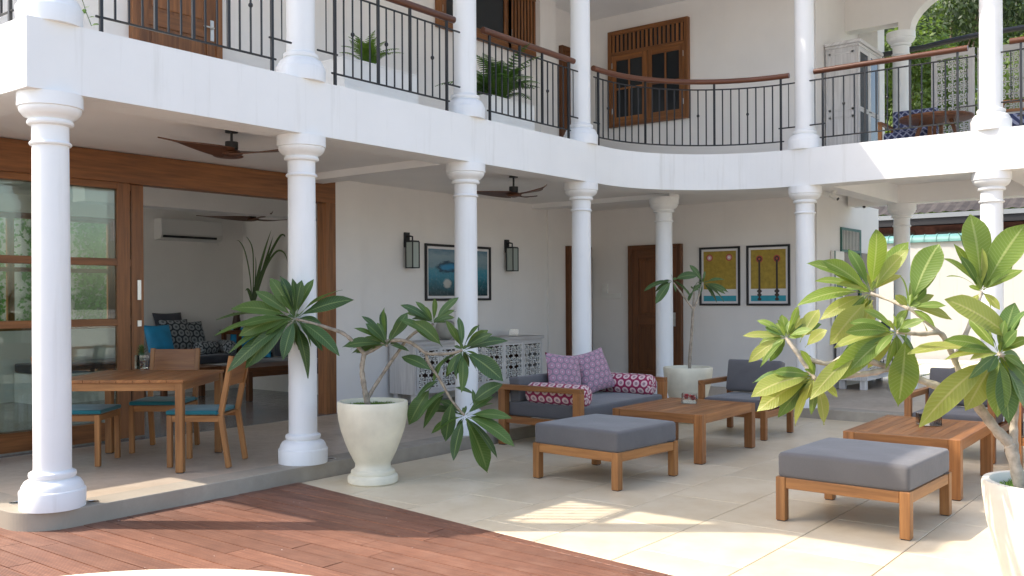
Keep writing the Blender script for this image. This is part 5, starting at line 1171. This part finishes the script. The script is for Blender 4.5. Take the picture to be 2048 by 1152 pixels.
# ================================================================ beyond the house
# boundary wall with teal coping
t = thing('boundary_wall', 'white rendered boundary wall with a ribbed teal coping behind the villa', 'wall', (19.55, -3, 0))
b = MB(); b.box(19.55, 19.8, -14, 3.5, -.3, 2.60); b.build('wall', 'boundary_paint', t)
y = 3.4; cap0 = None
b = MB(); n = 12; rr = .16; L_ = .26
vs = []; F = []
for j, yy in enumerate((0, -.235, -.236, -.26)):
    for i in range(n+1):
        a = PI*i/n; r2 = rr if j < 2 else rr+.012; vs.append((19.675-r2*1.15*math.cos(a), yy, 2.60+r2*1.1*math.sin(a)))
m = n+1
for j in range(3):
    for i in range(n): F.append((j*m+i, j*m+i+1, (j+1)*m+i+1, (j+1)*m+i))
b.add(vs, F, None, 0, True); cap = b.build('coping_tile', 'teal_metal', t, local=True, loc=(-19.55, 3+3.4, 0))
for k in range(1, 60): o = cap.copy(); C.objects.link(o); o.parent = t; o.location = (-19.55, 3+3.4-.26*k, 0)
b = MB(); b.box(19.42, 19.54, -2.62, -2.42, -.3, 2.55); b.build('pier', 'boundary_paint', t)
b = MB(); b.box(19.0, 19.3, -14, 3.5, -.32, -.02); tagit(b.build('low_kerb_wall', 'cream_stone', None, bevel=.01), 'low cream kerb running in front of the boundary wall', 'kerb')
b = MB(); b.box(13.6, 19.0, -14, 3.5, -.32, -.13); pav = b.build('grass_paving', 'grass_green', kind='structure')
yy = 1.0; slab = None
for i in range(12):
    for j in range(9):
        if slab is None: q = MB(); q.box(-.19, .19, -.36, .36, -.02, .0); slab = q.build('paving_slab', 'cream_stone', pav, local=True, loc=(13.95, .6, -.105), bevel=.006); o = slab
        else: o = slab.copy(); C.objects.link(o); o.parent = pav
        o.location = (13.95+i*.44, .6-j*.8, -.105)
# neighbouring house with tiled roof
t = thing('tiled_house', 'low brown house with a tiled roof and grey gutter behind the boundary wall', 'house', (26, -3, 0))
b = MB(); b.box(25, 33, -16, 6, 0, 3.35); b.build('wall', 'brown_wall', t)
for k in range(9):
    q = MB(); yk = 3.6-k*1.5; q.box(24.96, 25.02, yk-.95, yk, 2.35, 3.2); w_ = q.build('window', 'dark_wood', t); q = MB(); q.box(24.94, 24.958, yk-.90, yk-.05, 2.4, 3.15); q.build('pane', 'dark_pane', w_)
b = MB(); N_ = 150; vs = []; F = []
for i in range(N_+1):
    yk = 7-.16*i
    for q in range(2): vs.append((24.0+q*6, yk, 3.62+q*2.3+(.035 if i % 2 else 0)))
for i in range(N_): F.append((2*i, 2*i+2, 2*i+3, 2*i+1))
b.add(vs, F); b.box(24.05, 33, -17, 7, 3.40, 3.50); b.build('roof', 'roof_tile', t)
b = MB(); b.box(23.86, 24.0, -17, 7, 3.48, 3.60); b.build('gutter', 'gutter', t)
b = MB(); b.box(23.9, 24.0, -17, 7, 3.30, 3.47); b.build('fascia_board', 'black', t)
# vine covered garden wall seen through the rear lounge window
t = thing('vine_wall', 'white garden wall hung with green creepers behind the lounge window', 'wall', (0, 9.8, 0))
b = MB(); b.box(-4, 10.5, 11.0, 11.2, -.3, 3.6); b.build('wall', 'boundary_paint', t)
b = MB(); r = random.Random(5)
for _ in range(34000):
    x = r.uniform(1.0, 9.5); col_ = .5+.5*math.sin(x*5.1+1.3*math.sin(x*2.2)); 
    if r.random() > .10+.90*col_: continue
    z = r.uniform(.1, 3.5); y = 10.98-r.uniform(0, .12); a = r.random()*PI; s = r.uniform(.03, .06); q = Vector((math.cos(a), 0, math.sin(a)))*s; p = Vector((-math.sin(a), -.4, math.cos(a)))*s*.55; c = Vector((x+.04*math.sin(z*9), y, z))
    b.add([c-q, c+p, c+q, c-p], [(0, 1, 2, 3)], [[(0, .5), (.5, 1), (1, .5), (.5, 0)]])
b.build('creeper', 'creeper_leaf', t, kind='stuff')
# trees beyond
def tree(loc, h, R, seed, label, m='canopy_leaf', n=9000, lz=.22, cz=.62, trunk_r=.22, flat=.8):
    r = random.Random(seed); t = thing('tree', label, 'tree', loc, group='trees behind the villa'); L0 = Vector(loc)
    b = MB(); b.tube([(0, 0, 0), (.2, .1, h*.3), (-.1, .2, h*.55), (.15, 0, h*.8)], [trunk_r, trunk_r*.8, trunk_r*.6, trunk_r*.3], 10)
    cs = []
    for k in range(16):
        a = r.random()*2*PI; rr = R*r.uniform(.25, .85); z = h*(cz+r.uniform(-.25, .28)); c = Vector((rr*math.cos(a), rr*math.sin(a), z)); cs.append((c, R*r.uniform(.22, .45)))
        s0 = Vector((0, .1, h*r.uniform(.3, .6))); b.tube([s0, (s0+c)/2+Vector((0, 0, .3)), c], [trunk_r*.35, trunk_r*.2, trunk_r*.08], 6)
    b.build('trunk', 'bark_tree', t, local=True)
    b = MB(); vs = []; F = []; U = []
    for _ in range(n):
        c, cr = cs[r.randrange(len(cs))]; d = Vector((r.gauss(0, 1), r.gauss(0, 1), r.gauss(0, 1)*flat)).normalized()*cr*(r.random()**.33); p = c+d
        nrm = (d.normalized()+Vector((r.uniform(-.7, .7), r.uniform(-.7, .7), r.uniform(0, 1)))).normalized(); u = nrm.orthogonal().normalized(); v = nrm.cross(u); a = r.random()*PI; u, v = u*math.cos(a)+v*math.sin(a), v*math.cos(a)-u*math.sin(a); s = lz*r.uniform(.5, 1.1)
        k = len(vs); vs += [p-u*s, p+v*s*.45, p+u*s, p-v*s*.45]; F.append((k, k+1, k+2, k+3)); U.append([(0, .5), (.5, 1), (1, .5), (.5, 0)])
    b.add(vs, F, U); b.build('crown', m, t, local=True, kind=None)
tr = [(1805, 36, 13.0, 4.2, 'canopy_leaf', 'bright green leafy tree seen below the arch beside the far column'), (1905, 46, 19, 6.0, 'canopy_dark', 'tall dark tree with open crown at the upper right'), (2035, 40, 14.5, 4.6, 'canopy_leaf', 'yellow green tree at the right edge behind the carved screen'),
      (1850, 52, 19, 6.5, 'canopy_leaf', 'big broad tree behind the bright one under the arch'), (1985, 60, 25, 7, 'canopy_dark', 'tall dark tree farthest away behind the sixth column'), (1750, 40, 12, 4.0, 'canopy_leaf', 'bushy tree at the left behind the narrow gap'), (2120, 50, 21, 7, 'canopy_leaf', 'tall tree rising beyond the right edge'),
      (1940, 37, 10.5, 4.2, 'canopy_leaf', 'low round tree behind the carved screen')]
for i, (px, dep, h, R, m, lb) in enumerate(tr):
    p = pos_at(px, dep, -.3); tree(p, h, R, 40+i, lb, m, n=26000, lz=.13 if dep < 45 else .17)

t = thing('black_pipe', 'thick black pipe sagging across the opening behind the carved screens', 'pipe', (14, -3, 5))
b = MB(); b.tube([Vector(PD(x, y, 15.2)) for x, y in ((1735, 116), (1756, 112), (1800, 103), (1850, 94), (1890, 84), (1950, 71), (2048, 55), (2120, 44))], .045, 8); b.build('pipe', 'black', t)

# floor lights by the columns, petals on the deck
for (px, py), lb in (((32, 1006), 'small round floor light left of the first column base'), ((184, 1004), 'small round floor light right of the first column base'), ((592, 930), 'small round floor light in front of the second column base'), ((662, 918), 'small round floor light right of the second column base')):
    c = G(px, py, 0); t = thing('floor_light', lb, 'floor light', (c[0], c[1], .0005), 0, 'round floor lights in the kerb')
    b = MB(); b.lathe([(.045, 0), (.045, .004), (.034, .006), (.033, .003), (.001, .003)], n=20); b.build('rim', 'steel', t, local=True); b = MB(); b.lathe([(.033, .0035), (.001, .0045)], n=20); b.build('lens', 'dark_pane', t, local=True)
b = MB(); r = random.Random(3)
for _ in range(26):
    c = Vector(G(r.uniform(120, 900), r.uniform(1000, 1140), T+.003)); c.z = T+.004
    if c.y > -.1 or c.x > Xb(c.y)-.1: continue
    a = r.random()*PI; u = Vector((math.cos(a), math.sin(a), 0))*r.uniform(.003, .009); v = Vector((-math.sin(a), math.cos(a), 0))*r.uniform(.002, .006); b.add([c-u, c-v, c+u, c+v+Vector((0, 0, .003))], [(0, 1, 2, 3)])
tagit(b.build('fallen_petals', 'paper', None, kind='stuff'), 'tiny white petals scattered over the red deck')
